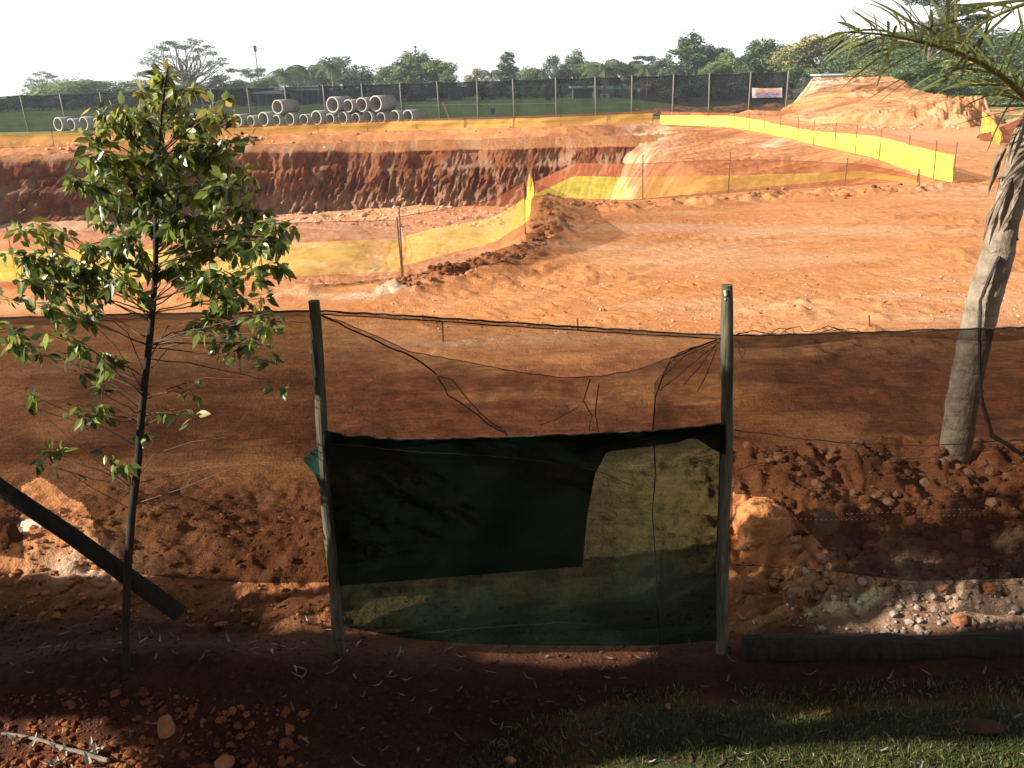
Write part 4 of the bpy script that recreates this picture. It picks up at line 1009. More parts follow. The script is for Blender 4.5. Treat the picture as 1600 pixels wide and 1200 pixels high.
def shade_crown(name, x, y, lo, hi, n, size, seed, label, mat=0, trunk_top=None, r0=.12, band=None):  # leaves kept only where their shadow lands inside the wanted shade
    rng = np.random.default_rng(seed); P = rng.uniform(lo, hi, (n, 3)); c = (np.array(lo)+np.array(hi))/2; r = (np.array(hi)-np.array(lo))/2; q = (P-c)/r
    k = (np.abs(q)**3).sum(1) < 1.1+.5*fbm(P[:, 0], P[:, 2]+P[:, 1]*.9, 3, seed)
    gx_ = P[:, 0]+TRAV.x*P[:, 2]*COT; gy_ = P[:, 1]+TRAV.y*P[:, 2]*COT
    if band: k &= (gy_ > band[0]) & (gy_ < band[1])
    for ox, oy in ((0, 1.35), (0, -1.35), (.9, 0), (-.9, 0), (0, 0)): k &= shaded(gx_+ox*size, gy_+oy*size)
    k &= np.linalg.norm(P-np.array([0, 0, CAMH]), axis=1) > 1.3                        # nothing grows into the camera
    k &= ~((P[:, 1] > -.3) & (np.abs(P[:, 0]) < .75*P[:, 1]+.9) & (P[:, 2] < CAMH+.3*P[:, 1]+1.2))
    P = P[k]; V_, F_ = cards(P, size, rng, None, .7); e = empty(name, (x, y, 0), label, 'tree', 'unseen shade trees beside the camera')
    cols = np.zeros((len(V_), 3)); cols[:, 1] = np.repeat(rng.random(len(P)), 4)
    keep(npmesh('crown', V_, F_, m_fol[mat], cols=cols, smooth=False), e)
    b = MB(); zt = trunk_top or hi[2]*.8; tp = [Vector((x+.02*math.sin(i), y+.01*math.sin(i*2), -.2+(zt+.2)*i/9)) for i in range(10)]; b.tube(tp, list(np.linspace(r0, r0*.7, 10)), 10)
    keep(b.build('trunk', m_trunk, smooth=True), e)
shade_crown('broadleaf_tree', -6, 2.11, (-9, -3.5, .2), (-4.8, 3.6, 7.0), 30000, .17, 21, 'unseen dense tree left of the camera, shaped to shade the near fence', trunk_top=5.66, r0=.075)
shade_crown('broadleaf_tree', -6, 2.80, (-8.6, .5, .1), (-5.0, 5.6, 6.0), 20000, .15, 22, 'unseen slender tree left of the camera, nearest the fence line, shaped for its shade', trunk_top=5.0, r0=.07)
shade_crown('broadleaf_tree', -5.2, 1.0, (-7, -1.2, .2), (-3.6, 4.6, 7.5), 560000, .045, 26, 'unseen fine leaved tree left of the camera, added to shade one band of ground', trunk_top=4.5, r0=.05, band=(3.1, 5.3))
shade_crown('broadleaf_tree', -3.5, -4, (-8, -7, 2.4), (1, .2, 8.5), 30000, .24, 23, 'unseen spreading tree behind and left of the camera, added to block sky light')
shade_crown('broadleaf_tree', 3.5, -4, (-1, -8, 2.2), (7.5, .5, 8.5), 30000, .26, 24, 'unseen spreading tree behind and right of the camera, added to block sky light')
shade_crown('broadleaf_tree', .3, -2.2, (-4, -4.5, 4.0), (4.5, 1.8, 7.0), 24000, .2, 25, 'unseen tree arching over the camera, added to block sky light')


# ------------------------------------------------------------------ near fence
FYN = 4.3
fen = empty('net_fence', (0, FYN, 0), 'near fence of round timber poles hung with dark shade netting, green in its middle panel', 'fence')
def pole(px0, py0, px1, py1, r0, r1, y, seed, name='post', ext=.15):
    A = Y(px0, py0, y); B = Y(px1, py1, y); d = (B-A).normalized(); B = B+d*ext
    b = MB(); n = 26; pts = []; rr = []
    for i in range(n):
        t = i/(n-1); pts.append(A+(B-A)*t+Vector((.006*math.sin(t*9+seed), .004*math.sin(t*7), 0))); rr.append((r0+(r1-r0)*t)*(1+.05*math.sin(t*23+seed)+.03*math.sin(t*51+seed)))
    rr[0] *= .96; b.tube(pts, rr, 16, wob=.05, seed=seed); return b, pts, rr
b, pp, _ = pole(489, 470, 530, 1030, .026, .034, FYN, 1); o = b.build('post', m_post, fen, smooth=False); keep(o, fen)
b = MB()
for (zf, ln, off, wv) in ((.24, .10, -.022, .010), (.40, .20, -.026, .014), (.60, .07, -.026, .01)):  # pale strips painting sun spots on the pole's left edge
    z0 = pp[0].z-zf*.5; i0 = min(range(len(pp)), key=lambda i: abs(pp[i].z-z0)); P0 = pp[i0]
    b.tube([(P0.x+off*.9, P0.y-.020, P0.z), (P0.x+off, P0.y-.021, P0.z-ln*.5), (P0.x+off*.85, P0.y-.021, P0.z-ln)], [.003, wv*.7, .003], 6, wob=.5, seed=3)
keep(b.build('sun_spot', m_bark_pale), fen)
b, pp2, _ = pole(1138, 445, 1127, 1040, .0285, .035, FYN, 5); keep(b.build('post', m_post, fen), fen)
b = MB(); P0 = pp2[0]
b.tube([(P0.x-.014, P0.y-.026, P0.z-.02), (P0.x-.010, P0.y-.030, P0.z-.045)], [.010, .008], 10); b.tube([(P0.x-.014, P0.y-.024, P0.z-.06), (P0.x-.010, P0.y-.028, P0.z-.066)], [.006, .004], 8)
keep(b.build('knot', m_bark_pale), fen)
for pxo, s in ((-330, 9), (1790, 12)):
    b, _, _ = pole(pxo, 450, pxo+30, 1040, .027, .034, FYN, s); keep(b.build('post', m_post, fen), fen)
def interp(xs, ys): return lambda x: float(np.interp(x, xs, ys))
def netpanel(name, x0, x1, topf, botf, mat, dy=0, nx=110, ny=50, wav=.02, seed=0, hole=None, left=None, right=None, par=None):
    VV = []; UV = []
    for j in range(ny+1):
        for i in range(nx+1):
            t = j/ny; s_ = i/nx; xa = left(t) if left else x0; xb = right(t) if right else x1; px = xa+(xb-xa)*s_
            py = topf(px)+(botf(px)-topf(px))*t
            wv = wav*(math.sin(px*.021+seed+t*2)+.5*math.sin(px*.05+seed*2+t*5))*math.sin(min(1, max(0, s_))*PI)**.5
            q = Y(px, py, FYN+dy+wv); VV.append(tuple(q)); UV.append((q.x, q.z))
    Fq = grid_faces(ny+1, nx+1)
    VVn = np.array(VV)
    if hole:
        keepf = []
        for f in Fq:
            t = (f[0]//(nx+1)+.5)/ny; s_ = (f[0] % (nx+1)+.5)/nx; px = x0+(x1-x0)*s_; py = topf(px)+(botf(px)-topf(px))*t
            if not hole(px, py): keepf.append(f)
        Fq = np.array(keepf)
    o = npmesh(name, VVn, Fq[:, ::-1], mat, uvs=np.array(UV)); keep(o, par or fen); return o
top_all = interp([-340, 0, 240, 485, 560, 760, 900, 1040, 1135, 1210, 1350, 1480, 1600, 1800], [478, 497, 491, 487, 490, 503, 512, 520, 526, 524, 520, 516, 512, 498])
polyhole = [(24, 745+15), (55, 744), (75, 758), (100, 778), (118, 785), (130, 806), (137, 836), (148, 870), (160, 910), (20, 910), (26, 860), (22, 800)]
def hole_left(px, py):
    c = False; n = len(polyhole)
    for i in range(n):
        ax, ay = polyhole[i]; bx, by = polyhole[(i+1) % n]
        if (ay > py) != (by > py) and px < (bx-ax)*(py-ay)/(by-ay)+ax: c = not c
    return c
netpanel('shade_net', -330, 494, top_all, interp([-340, 0, 150, 290, 400, 520], [880, 868, 890, 905, 911, 910]), m_blacknet, .03, 260, 150, .012, 1, hole_left, right=lambda t: 491+32*t)
hr = [(1146, 770), (1200, 778), (1236, 800), (1262, 830), (1296, 866), (1302, 906), (1250, 925), (1140, 925)]
def hole_right(px, py):
    c = False; n = len(hr)
    for i in range(n):
        ax, ay = hr[i]; bx, by = hr[(i+1) % n]
        if (ay > py) != (by > py) and px < (bx-ax)*(py-ay)/(by-ay)+ax: c = not c
    return c
netpanel('shade_net', 1136, 1790, top_all, interp([1130, 1300, 1420, 1600, 1800], [880, 893, 908, 903, 900]), m_blacknet, .03, 220, 120, .012, 2, hole_right)
netpanel('shade_net', 496, 1136, top_all, interp([490, 700, 900, 1140], [690, 700, 690, 672]), m_blacknet2, .035, 120, 60, .01, 3)
sag = interp([500, 540, 600, 640, 700, 760, 820, 880, 940, 1000, 1040, 1090, 1135], [492, 505, 530, 549, 560, 571, 583, 590, 588, 576, 561, 540, 528])
netpanel('torn_net', 497, 1136, sag, interp([490, 700, 900, 1140], [692, 700, 690, 676]), m_blacknet3, .02, 120, 50, .012, 4)
netpanel('torn_net', 1022, 1136, interp([1020, 1060, 1136], [600, 552, 530]), interp([1020, 1140], [690, 672]), m_blacknet3, .012, 30, 40, .006, 5)
gtop = interp([500, 540, 620, 760, 900, 1000, 1060, 1130, 1160], [672, 680, 686, 684, 679, 674, 670, 662, 670])
gbot = interp([500, 540, 640, 730, 850, 1000, 1060, 1125], [960, 980, 998, 1006, 1009, 1009, 1006, 1000])
gl = interp([0, .12, .3, 1], [509, 503, 514, 530]); 
netpanel('green_net', 505, 1130, gtop, gbot, m_greennet, -.01, 140, 80, .012, 6, left=lambda t: gl(t), right=lambda t: 1134-6*t)
dr_ = interp([0, .1, .14, .3, .6, 1], [1132, 1060, 948, 930, 918, 910])
netpanel('dark_net', 505, 1130, gtop, interp([500, 700, 900, 920, 1130], [918, 902, 886, 886, 886]), m_darknet, -.052, 110, 80, .010, 7, left=lambda t: gl(t)+2, right=lambda t: dr_(t))
# the top flap of dark net running on to the right pole
netpanel('dark_net', 900, 1134, gtop, interp([890, 940, 1000, 1050, 1090, 1110, 1134], [712, 697, 688, 684, 686, 700, 712]), m_darknet, -.060, 50, 10, .004, 8)
# green corner poking out left of the pole
b = MB(); c3 = [Y(*p, FYN-.02) for p in ((504, 690), (474, 718), (492, 742), (502, 765), (508, 800), (516, 720))]
b.add(c3, [(0, 1, 2, 5), (5, 2, 3), (5, 3, 4)]); keep(b.build('net_corner', simple('green_cloth', (.02, .075, .05), (.012, .045, .03), .8, 30, b=.3)), fen)
netpanel('net_hem', -330, 486, top_all, lambda x: top_all(x)+9+4*math.sin(x*.013), m_blacknet3, .012, 160, 3, .006, 9)
netpanel('net_hem', 1146, 1790, top_all, lambda x: top_all(x)+14+6*math.sin(x*.017), m_blacknet3, .012, 120, 3, .006, 10)
netpanel('net_hem', 498, 1130, top_all, lambda x: top_all(x)+6+2*math.sin(x*.02), m_blacknet3, .014, 120, 3, .004, 11)
def line(name, pts, r, mat, y=FYN, par=None, n=5, wob=.3, seed=0, jit=1.0):
    b = MB(); P = []; r2 = random.Random(seed)
    for (a, c) in zip(pts[:-1], pts[1:]):
        k = max(2, int(abs(a[0]-c[0])+abs(a[1]-c[1]))//14)
        for i in range(k): t = i/k; P.append(Y(a[0]+(c[0]-a[0])*t, a[1]+(c[1]-a[1])*t+r2.uniform(-jit, jit), y+r2.uniform(-.003, .003)))
    P.append(Y(*pts[-1], y)); b.tube(P, r, n, wob=wob, seed=seed); o = b.build(name, mat); keep(o, par or fen); return o
line('top_rope', [(x, top_all(x)-1) for x in range(-330, 1800, 30)], .0048, m_rope, FYN+.02, seed=1)
line('net_hem', [(x, top_all(x)+4) for x in range(498, 1136, 30)], .003, m_rope, FYN+.02, seed=2)
line('net_hem', [(x, sag(x)) for x in list(range(500, 1136, 20))], .0022, m_rope, FYN+.018, seed=3)
line('net_hem', [(x, gtop(x)) for x in list(range(508, 1132, 20))], 0.004, m_rope, FYN-.065, seed=4)
line('net_fold', [(497, 490), (560, 520), (610, 543), (650, 560), (682, 585)], .0045, m_seam, FYN+.01, seed=5)
line('rope_loop', [(684, 588), (700, 618), (730, 636), (760, 660), (793, 678)], .0035, m_rope, FYN+.01, seed=6, jit=2)
line('rope_loop', [(684, 588), (705, 592), (728, 622), (750, 645), (790, 676), (794, 694)], .0030, m_rope, FYN+.01, seed=7, jit=2)
for k, pts in enumerate((((1130, 526), (1048, 560), (1035, 590), (1024, 620), (1020, 672)), ((1124, 534), (1080, 570), (1028, 612)), ((1118, 540), (1094, 572), (1068, 602)), ((1120, 545), (1104, 585), (1090, 612)), ((1128, 528), (1060, 552), (1040, 575)), ((1126, 530), (1070, 556), (1034, 590)))):
    line('net_fold', pts, .0035 if k == 0 else .0022, m_seam, FYN+.008, seed=10+k)
line('net_fold', [(922, 592), (912, 625), (925, 650), (920, 672), (935, 674), (930, 645), (936, 600)], .003, m_seam, FYN+.01, seed=20, jit=2)
line('net_fold', [(905, 635), (870, 655), (845, 664)], .0016, m_seam, FYN+.01, seed=21)
line('net_seam', [(1022, 688), (1024, 740), (1019, 800), (1024, 870), (1026, 940), (1032, 1008)], .0035, m_seam, FYN-.03, seed=22)
line('wire', [(505, 692), (640, 705), (760, 712), (860, 722), (930, 735), (1000, 763)], 0.0016, m_wire, FYN-.072, seed=23)
line('wire', [(1020, 745), (1060, 720), (1130, 708)], .0014, m_wire, FYN-.045, seed=24)
line('wire', [(1148, 672), (1240, 684), (1330, 693), (1450, 697), (1600, 687), (1790, 670)], .0024, m_wire, FYN-.03, seed=25)
line('wire', [(1150, 735), (1190, 723), (1290, 718), (1380, 718), (1500, 712), (1600, 692), (1790, 660)], .0015, m_wire, FYN+.0, seed=26)
line('wire', [(1150, 882), (1240, 888), (1340, 892), (1440, 908), (1600, 903), (1790, 900)], .0020, m_wire, FYN+.02, seed=27)
line('wire', [(1150, 945), (1175, 925), (1210, 938), (1300, 935), (1420, 928), (1600, 912)], .0012, m_wire, FYN+.02, seed=28)
line('wire', [(-300, 480), (0, 520), (60, 508), (160, 500), (330, 497), (488, 505)], .0014, m_wire, FYN+.0, seed=29)
line('wire', [(1150, 530), (1165, 548), (1160, 560), (1152, 540)], .0022, m_rope, FYN-.02, seed=30)
line('wire', [(505, 1000), (560, 1002), (700, 985), (880, 972), (1010, 985), (1120, 978)], .0013, m_wire, FYN-.04, seed=31)
line('wire', [(0, 690), (200, 693), (350, 702), (480, 690), (510, 700)], .0011, m_wire, FYN, seed=32)
# dead grass and twigs caught on the top rope right of the pole
b = MB(); r2 = random.Random(5)
for k in range(7):
    x0 = 1150+r2.random()*190; P = [Y(x0+i*(9+r2.random()*8), top_all(x0)-2-10*math.sin(i/4*PI)*r2.random()-3*r2.random(), FYN-.01*i) for i in range(5)]
    b.tube(P, .0018, 4, cap=False)
keep(b.build('dry_strands', m_wire), fen)
m_stitch = simple('stitch_thread', (.22, .15, .10), (.12, .08, .06), .8, 30, b=0)
# stitched dotted line where two widths of net meet
for (xa, xb, ya, yb_) in ((235, 400, 788, 790), (165, 330, 798, 801), (1170, 1600, 803, 797), (1170, 1600, 813, 806)):
    b = MB(); k = 0; x = xa
    while x < xb:
        yy = ya+(yb_-ya)*(x-xa)/(xb-xa); P = Y(x, yy+2*math.sin(x*.02), FYN+.005)
        if vnoise(np.array([x*.02]), np.array([ya*1.0]), 5)[0] > .35: b.box((P.x, P.y, P.z), (P.x+.007, P.y+.002, P.z+.002))
        x += 8
    keep(b.build('stitching', m_stitch), fen)

# brace pole leaning at the left, log at the right
b = MB(); A = Y(-150, 640, 3.95); B = Y(0, 762, 4.0); D = Y(205, 905, 4.1)
b.tube([A, B, (B+D)/2+Vector((.01, 0, .005)), D, D+(D-B).normalized()*.3], [.036, .038, .040, .043, .045], 14, wob=.06, seed=3)
tag(b.build('brace_pole', m_darkwood), 'dark timber pole slanting down to the sapling across the torn net hole', 'pole')
b = MB(); lp = []; zl = .085
for i in range(30):
    t = i/29; px = 1160+(1900-1160)*t; q = G(px, 1014-6*t+3*math.sin(t*9), .045); lp.append((q.x, q.y, .045+.012*math.sin(t*11)))
b.tube(lp, [.070+.008*math.sin(i*.9)+.004*math.sin(i*2.3) for i in range(30)], 18, wob=.12, seed=4)
tag(b.build('log', m_darkwood), 'dark log lying along the foot of the fence right of the second pole', 'log')

# ------------------------------------------------------------------ sapling
m_sap = leafmat('sapling_leaf', ((.030, .055, .016), (.30, .38, .05), (.50, .36, .06)), .48, .32, 1.0)
m_sbark = simple('sapling_bark', (.045, .03, .022), (.02, .014, .011), .8, 30, (1, 1, .3), b=.4, bd=.004)
m_sbark2 = simple('young_bark', (.16, .09, .06), (.09, .05, .035), .7, 30, (1, 1, .3), b=.3, bd=.003)
SYD = 4.0
sbase = Y(200, 1000, SYD)
sap = empty("sapling", (sbase.x, SYD, 0), 'young tree with thin trunk and glossy green leaves growing in front of the left net', 'young tree')
tk = [(192, 1075), (196, 980), (200, 880), (207, 790), (216, 720), (220, 660), (226, 600), (233, 540), (239, 480), (243, 420), (244, 360), (246, 300), (247, 240), (252, 180), (258, 130), (263, 104)]
TP = [Y(x, y, SYD+.01*math.sin(i)) for i, (x, y) in enumerate(tk)]; TP[0].z = -.05
rad = [.021, .0195, .019, .018, .0172, .0165, .0155, .0145, .0135, .012, .0105, .009, .0075, .006, .0045, .003]
b = MB(); b.tube(TP, rad, 12, wob=.05, seed=2); keep(b.build('trunk', m_sbark, smooth=True), sap)
def trunk_at(py):
    for (a, c) in zip(tk[:-1], tk[1:]):
        if c[1] <= py <= a[1]: t = (a[1]-py)/(a[1]-c[1]); return (a[0]+(c[0]-a[0])*t, py)
    return tk[-1]
# cluster centre x, y, radius, leaves, branch root y on the trunk, warmth
CL = [(262,100,20,26,130,.85),(246,118,22,26,150,.6),(285,128,20,22,160,.6),(228,150,28,30,190,.75),(262,150,28,34,180,.5),(300,158,24,26,200,.35),(183,172,24,28,230,.85),(208,182,26,30,240,.8),(160,178,14,12,240,.8),(345,168,20,22,250,.5),(372,182,16,16,250,.5),(330,182,16,16,240,.3),
 (148,208,20,22,270,.5),(190,205,26,34,260,.35),(240,195,32,46,230,.15),(290,195,30,44,240,.15),(335,212,24,28,270,.2),(378,210,16,16,290,.25),
 (135,238,18,20,300,.35),(170,245,30,42,290,.2),(215,240,32,50,290,.1),(262,240,34,52,290,.08),(310,240,32,50,300,.08),(355,246,24,32,310,.15),
 (118,282,20,24,340,.05),(160,285,26,36,330,.15),(205,290,36,56,340,.08),(255,290,36,60,340,.05),(305,290,36,60,345,.05),(350,288,30,44,350,.12),(385,262,16,18,340,.2),
 (150,325,26,36,370,.12),(195,335,34,52,380,.08),(240,335,36,60,380,.03),(290,338,40,66,390,.03),(340,335,36,58,395,.04),(385,322,28,40,390,.05),(420,345,24,32,400,.04),(448,345,14,12,400,.04),
 (205,372,30,42,420,.1),(175,390,26,32,430,.12),(300,375,36,58,420,.02),(345,380,38,64,430,.02),(390,375,32,50,420,.02),(425,368,22,28,415,.03),
 (30,345,14,12,470,.7),(40,372,22,24,470,.35),(85,352,18,10,470,.5),(20,400,18,20,480,.1),(60,405,26,34,490,.2),(100,400,26,34,490,.15),(135,378,20,22,480,.25),(30,435,24,28,490,.25),(72,440,30,42,500,.15),(112,440,28,38,505,.1),(150,425,26,34,500,.08),
 (185,435,24,30,480,.05),(230,400,20,20,450,.05),(270,410,26,32,460,.03),(310,420,28,36,470,.02),(350,430,30,46,480,.02),(392,425,28,42,470,.02),(420,420,18,20,470,.02),(360,462,26,34,490,.1),(395,468,20,22,490,.05),(210,460,18,12,490,.0),
 (70,478,26,30,540,.05),(110,470,22,22,530,.05),(10,465,18,18,540,.1),(0,520,24,26,600,.05),(22,545,22,24,610,.02),(55,512,16,12,590,.02),
 (345,496,24,24,540,.02),(385,500,24,24,540,.02),(412,490,18,14,540,.1),(322,512,12,9,540,.02),(375,540,20,14,540,0),(408,540,18,14,545,0),(415,520,16,12,540,0),(438,498,10,5,540,.1),(405,565,12,8,545,0),
 (140,545,20,17,620,.0),(165,565,16,12,620,0),(130,572,16,10,630,0),(150,610,20,11,650,0),(122,640,16,12,660,.1),(160,628,14,8,660,0),(105,650,10,6,660,0),(38,612,18,7,700,0),(30,632,10,4,700,0),
 (300,612,18,8,620,0),(272,640,14,6,650,.0),(300,648,12,6,650,.1),(428,602,20,10,560,0),(222,672,14,9,690,.1),(212,682,9,5,700,0),(85,712,20,15,760,.15),(62,724,12,7,770,.1),(182,718,18,14,760,.1),(168,708,8,5,760,0)]
LV = []; LF = []; LC = []; BB = MB(); BT = MB()
lr = np.random.default_rng(5)
def leaf(base, direc, L, wdt, warm):
    d = direc/np.linalg.norm(direc); r = lr.normal(size=3); a = np.cross(d, r); a /= np.linalg.norm(a); nrm = np.cross(a, d)
    fr = [(0, 0), (.12, .42), (.38, .98), (.62, .80), (.84, .36), (1, 0)]
    cup = .10+.12*lr.random(); o = len(LV); g = float(np.clip(lr.beta(.7, .9), 0, 1))
    cw = (1 if lr.random() < warm*.6 else 0)*(.4+.6*lr.random()); droop = -.22*lr.random()
    mid = []; 
    for (t, wf) in fr:
        p = base+d*L*t+np.array([0, 0, droop*L*t*t]); mid.append(p)
    LV.append(mid[0]); LC.append((cw, g, 0))
    idx = [[o]]
    for k in range(1, 5):
        wd_ = fr[k][1]*wdt*.5; o2 = len(LV)
        LV.extend([mid[k]-a*wd_+nrm*cup*wd_, mid[k], mid[k]+a*wd_+nrm*cup*wd_]); LC.extend([(cw, g, 0)]*3); idx.append([o2, o2+1, o2+2])
    o3 = len(LV); LV.append(mid[5]); LC.append((cw, g, 0)); idx.append([o3])
    LF.append((idx[0][0], idx[1][0], idx[1][1])); LF.append((idx[0][0], idx[1][1], idx[1][2]))
    for k in range(1, 4):
        for m in (0, 1):
            LF.append((idx[k][m], idx[k+1][m], idx[k+1][m+1])); LF.append((idx[k][m], idx[k+1][m+1], idx[k][m+1]))
    LF.append((idx[4][0], o3, idx[4][1])); LF.append((idx[4][1], o3, idx[4][2]))
for ci, (cx, cy, r, n, ry, warm) in enumerate(CL):
    cy = cy if cy > 160 else 160-(160-cy)*.72; cx = cx if cx < 260 else 260+(cx-260)*1.07
    if cy < 262 and abs(cx-248) > 60: n = int(n*1.3); r = r*1.3
    rx, ry2 = trunk_at(ry); dep = float(lr.uniform(-.32, .30)) if cy < 480 else float(lr.uniform(-.22, .16))
    dep = min(dep, .22); hw = min(1, abs(cx-rx)/110+.15); dep *= hw+.3
    c = np.array(Y(cx, cy, SYD+dep)); s0 = np.array(Y(rx, ry2, SYD)); scale = SYD/FPX*1.05
    mid = (s0+c)/2+np.array([0, 0, .05*np.linalg.norm(c-s0)]); k = 8
    pts = [(1-t)**2*s0+2*t*(1-t)*mid+t*t*c+lr.normal(size=3)*.004 for t in np.linspace(0, 1, k)]
    BB.tube(pts, list(np.linspace(.0030+.00002*r, .0010, k)), 5, cap=False)
    nt_ = max(2, n//6); tips = []
    for q in range(nt_):
        ang = lr.normal(size=3); ang /= np.linalg.norm(ang); tp_ = c+ang*r*scale*lr.uniform(.5, 1.2)*np.array([1, .9, .85]); base = pts[int(lr.integers(3, k))]
        m2 = (base+tp_)/2+np.array([0, 0, .015]); tw = [(1-t)**2*base+2*t*(1-t)*m2+t*t*tp_ for t in np.linspace(0, 1, 5)]
        BT.tube(tw, [.0014, .0012, .001, .0009, .0006], 3, cap=False); tips.append(tw)
    for q in range(int(n*1.75)):
        tw = tips[int(lr.integers(len(tips)))]; t = lr.uniform(.25, 1.0)*4; i = min(3, int(t)); base = tw[i]+(tw[i+1]-tw[i])*(t-i)
        out = (base-c); out = out/(np.linalg.norm(out)+1e-6)
        d = out*.6+lr.normal(size=3)*.75+np.array([0, 0, -.55]); L = lr.uniform(.034, .074)*(1.0 if cy > 230 else .85)
        leaf(base+d/np.linalg.norm(d)*.008, d, L, L*lr.uniform(.40, .54), warm)
BB.add(BT.v, BT.f)
me = bpy.data.meshes.new('foliage'); me.from_pydata([tuple(v) for v in LV], [], LF); me.update(); me.materials.append(m_sap)
ca = me.color_attributes.new('mask', 'FLOAT_COLOR', 'POINT'); ca.data.foreach_set('color', np.array([list(c)+[1] for c in LC], np.float32).ravel())
me.polygons.foreach_set('use_smooth', [True]*len(me.polygons))
o = bpy.data.objects.new('foliage', me); C.objects.link(o); keep(o, sap)
# bare side shoots
b = BB
for (x0, y0, pts) in ((228, 590, [(200, 520), (150, 480), (100, 462)]), (224, 610, [(180, 540), (130, 490)]), (220, 640, [(170, 600), (100, 560), (20, 545)]), (234, 560, [(262, 510), (310, 500), (420, 508)]), (237, 575, [(262, 545), (300, 530)]),
                      (226, 625, [(270, 605), (320, 590), (430, 595)]), (205, 760, [(240, 710), (300, 690), (380, 680)]), (207, 757, [(270, 742), (330, 730), (420, 722)]), (203, 790, [(280, 765), (340, 740), (380, 725)]), (205, 762, [(160, 728), (120, 695), (60, 640)]),
                      (202, 795, [(140, 760), (90, 725)]), (222, 668, [(250, 652), (290, 640)]), (236, 500, [(215, 460), (200, 420)]), (240, 470, [(265, 440), (300, 420), (350, 405)])):
    P = [Y(x0, y0, SYD)]+[Y(x, y, SYD-.03*(i+1)) for i, (x, y) in enumerate(pts)]; Q = []
    for i in range(len(P)-1):
        for k in range(4): Q.append(P[i]+(P[i+1]-P[i])*k/4)
    Q.append(P[-1]); b.tube(Q, list(np.linspace(.0030, .0008, len(Q))), 5, cap=False)
keep(b.build('branches', m_sbark2, smooth=True), sap)

# ------------------------------------------------------------------ leaning palm at the right
lp_ = empty('leaning_palm', G(1492, 778, .1), 'leaning grey palm trunk at the right edge, a long frond hanging from its top', 'palm')
m_lp = newmat('ringed_palm_bark'); 
def palmbark():
    m, t, o = newmat('ringed_palm_bark'); p = t.nodes.new('ShaderNodeBsdfPrincipled'); p.inputs['Roughness'].default_value = .85
    tc = t.nodes.new('ShaderNodeTexCoord'); sx = t.nodes.new('ShaderNodeSeparateXYZ'); t.links.new(tc.outputs['Object'], sx.inputs[0])
    n = noise(t, 9, 5, .65); n2 = noise(t, 40, 3, .6, stretch=(1, 1, .3))
    zz = math_(t, 'ADD', math_(t, 'MULTIPLY', sx.outputs[2], 15), math_(t, 'MULTIPLY', n, 2.2)); ring = math_(t, 'POWER', math_(t, 'ABSOLUTE', math_(t, 'SINE', zz)), .25)
    c = mixc(t, ramp(t, n, [(.35, 0), (.62, 1)]), (.15, .11, .07), (.33, .26, .18)); c = mixc(t, ramp(t, ring, [(.35, 1), (.75, 0)]), c, (.20, .15, .10))
    c = mixc(t, ramp(t, n2, [(.5, 0), (.75, .5)]), c, (.28, .22, .16))
    t.links.new(c, p.inputs['Base Color']); h = math_(t, 'ADD', ring, math_(t, 'MULTIPLY', n2, .8)); t.links.new(bump(t, h, .7, .02), p.inputs['Normal']); t.links.new(p.outputs[0], o.inputs[0]); return m
m_lp = palmbark()
PYD = 6.2
tpx = [(1477, 830), (1485, 760), (1493, 700), (1505, 620), (1521, 540), (1540, 460), (1558, 400), (1570, 350), (1582, 300), (1597, 250), (1622, 190), (1655, 120), (1690, 50), (1715, -20)]
wpx = [31, 28, 26, 25.5, 25.5, 26, 25, 21, 22, 23, 24, 24, 25, 26]
TP = [Y(x, y, PYD-.015*i) for i, (x, y) in enumerate(tpx)]; rr = [w_*PYD/FPX*.97 for w_ in wpx]; TPs = []; rrs = []
for i in range(len(TP)-1):
    for k in range(6): t = k/6; TPs.append(TP[i]+(TP[i+1]-TP[i])*t); rrs.append((rr[i]+(rr[i+1]-rr[i])*t)*(1+.025*math.sin((i*6+k)*1.9)))
b = MB(); b.tube(TPs, rrs, 28, wob=.05, seed=8); keep(b.build('trunk', m_lp, smooth=True), lp_)
# loose sheaths and dead strips around the upper trunk
m_sheath = simple('dead_sheath', (.30, .23, .16), (.14, .10, .07), .9, 18, (4, 4, .6), b=.8, bd=.01)
b = MB(); r2 = random.Random(3)
for k in range(16):
    i = 42+int(r2.random()*18); c = TPs[i]; th = r2.uniform(-1.9, 1.6); R_ = rrs[i]*1.05; a = Vector((math.sin(th), -math.cos(th), 0))
    P = [c+a*R_+Vector((.01*r2.random(), 0, .14-j*.075-.01*r2.random()))+a*.03*math.sin(j)*r2.random()-Vector((.022*j, 0, 0)) for j in range(5)]
    b.tube(P, [.004, .012*r2.uniform(.6, 1.3), .015*r2.uniform(.5, 1.2), .010, .002], 6, wob=.5, seed=k)
keep(b.build('dead_sheath', m_sheath), lp_)
b = MB(); P = [Y(x, y, PYD-.16) for x, y in ((1600, 262), (1583, 300), (1577, 350), (1590, 375))]; b.tube(P, .009, 6, wob=.3); 
P = [Y(x, y, PYD-.20) for x, y in ((1562, 400), (1548, 430), (1532, 470), (1530, 560), (1532, 620), (1550, 680), (1600, 712), (1680, 722))]; Q = []
for i in range(len(P)-1):
    for k in range(6): Q.append(P[i]+(P[i+1]-P[i])*k/6)
b.tube(Q, [.016 if i > 22 else .011 for i in range(len(Q))], 6, wob=.5, seed=4); keep(b.build('hanging_vine', m_rope), lp_)
b = MB(); P = [Y(x, y, PYD-.14) for x, y in ((1588, 268), (1572, 274), (1558, 278))]; b.tube(P, [.03, .022, .006], 7, wob=.4, seed=2); keep(b.build('leaf_stub', m_sheath), lp_)
m_pf = leafmat('palm_leaflet', ((.045, .060, .016), (.15, .17, .035), (.55, .40, .08)), .35, .42, .45)
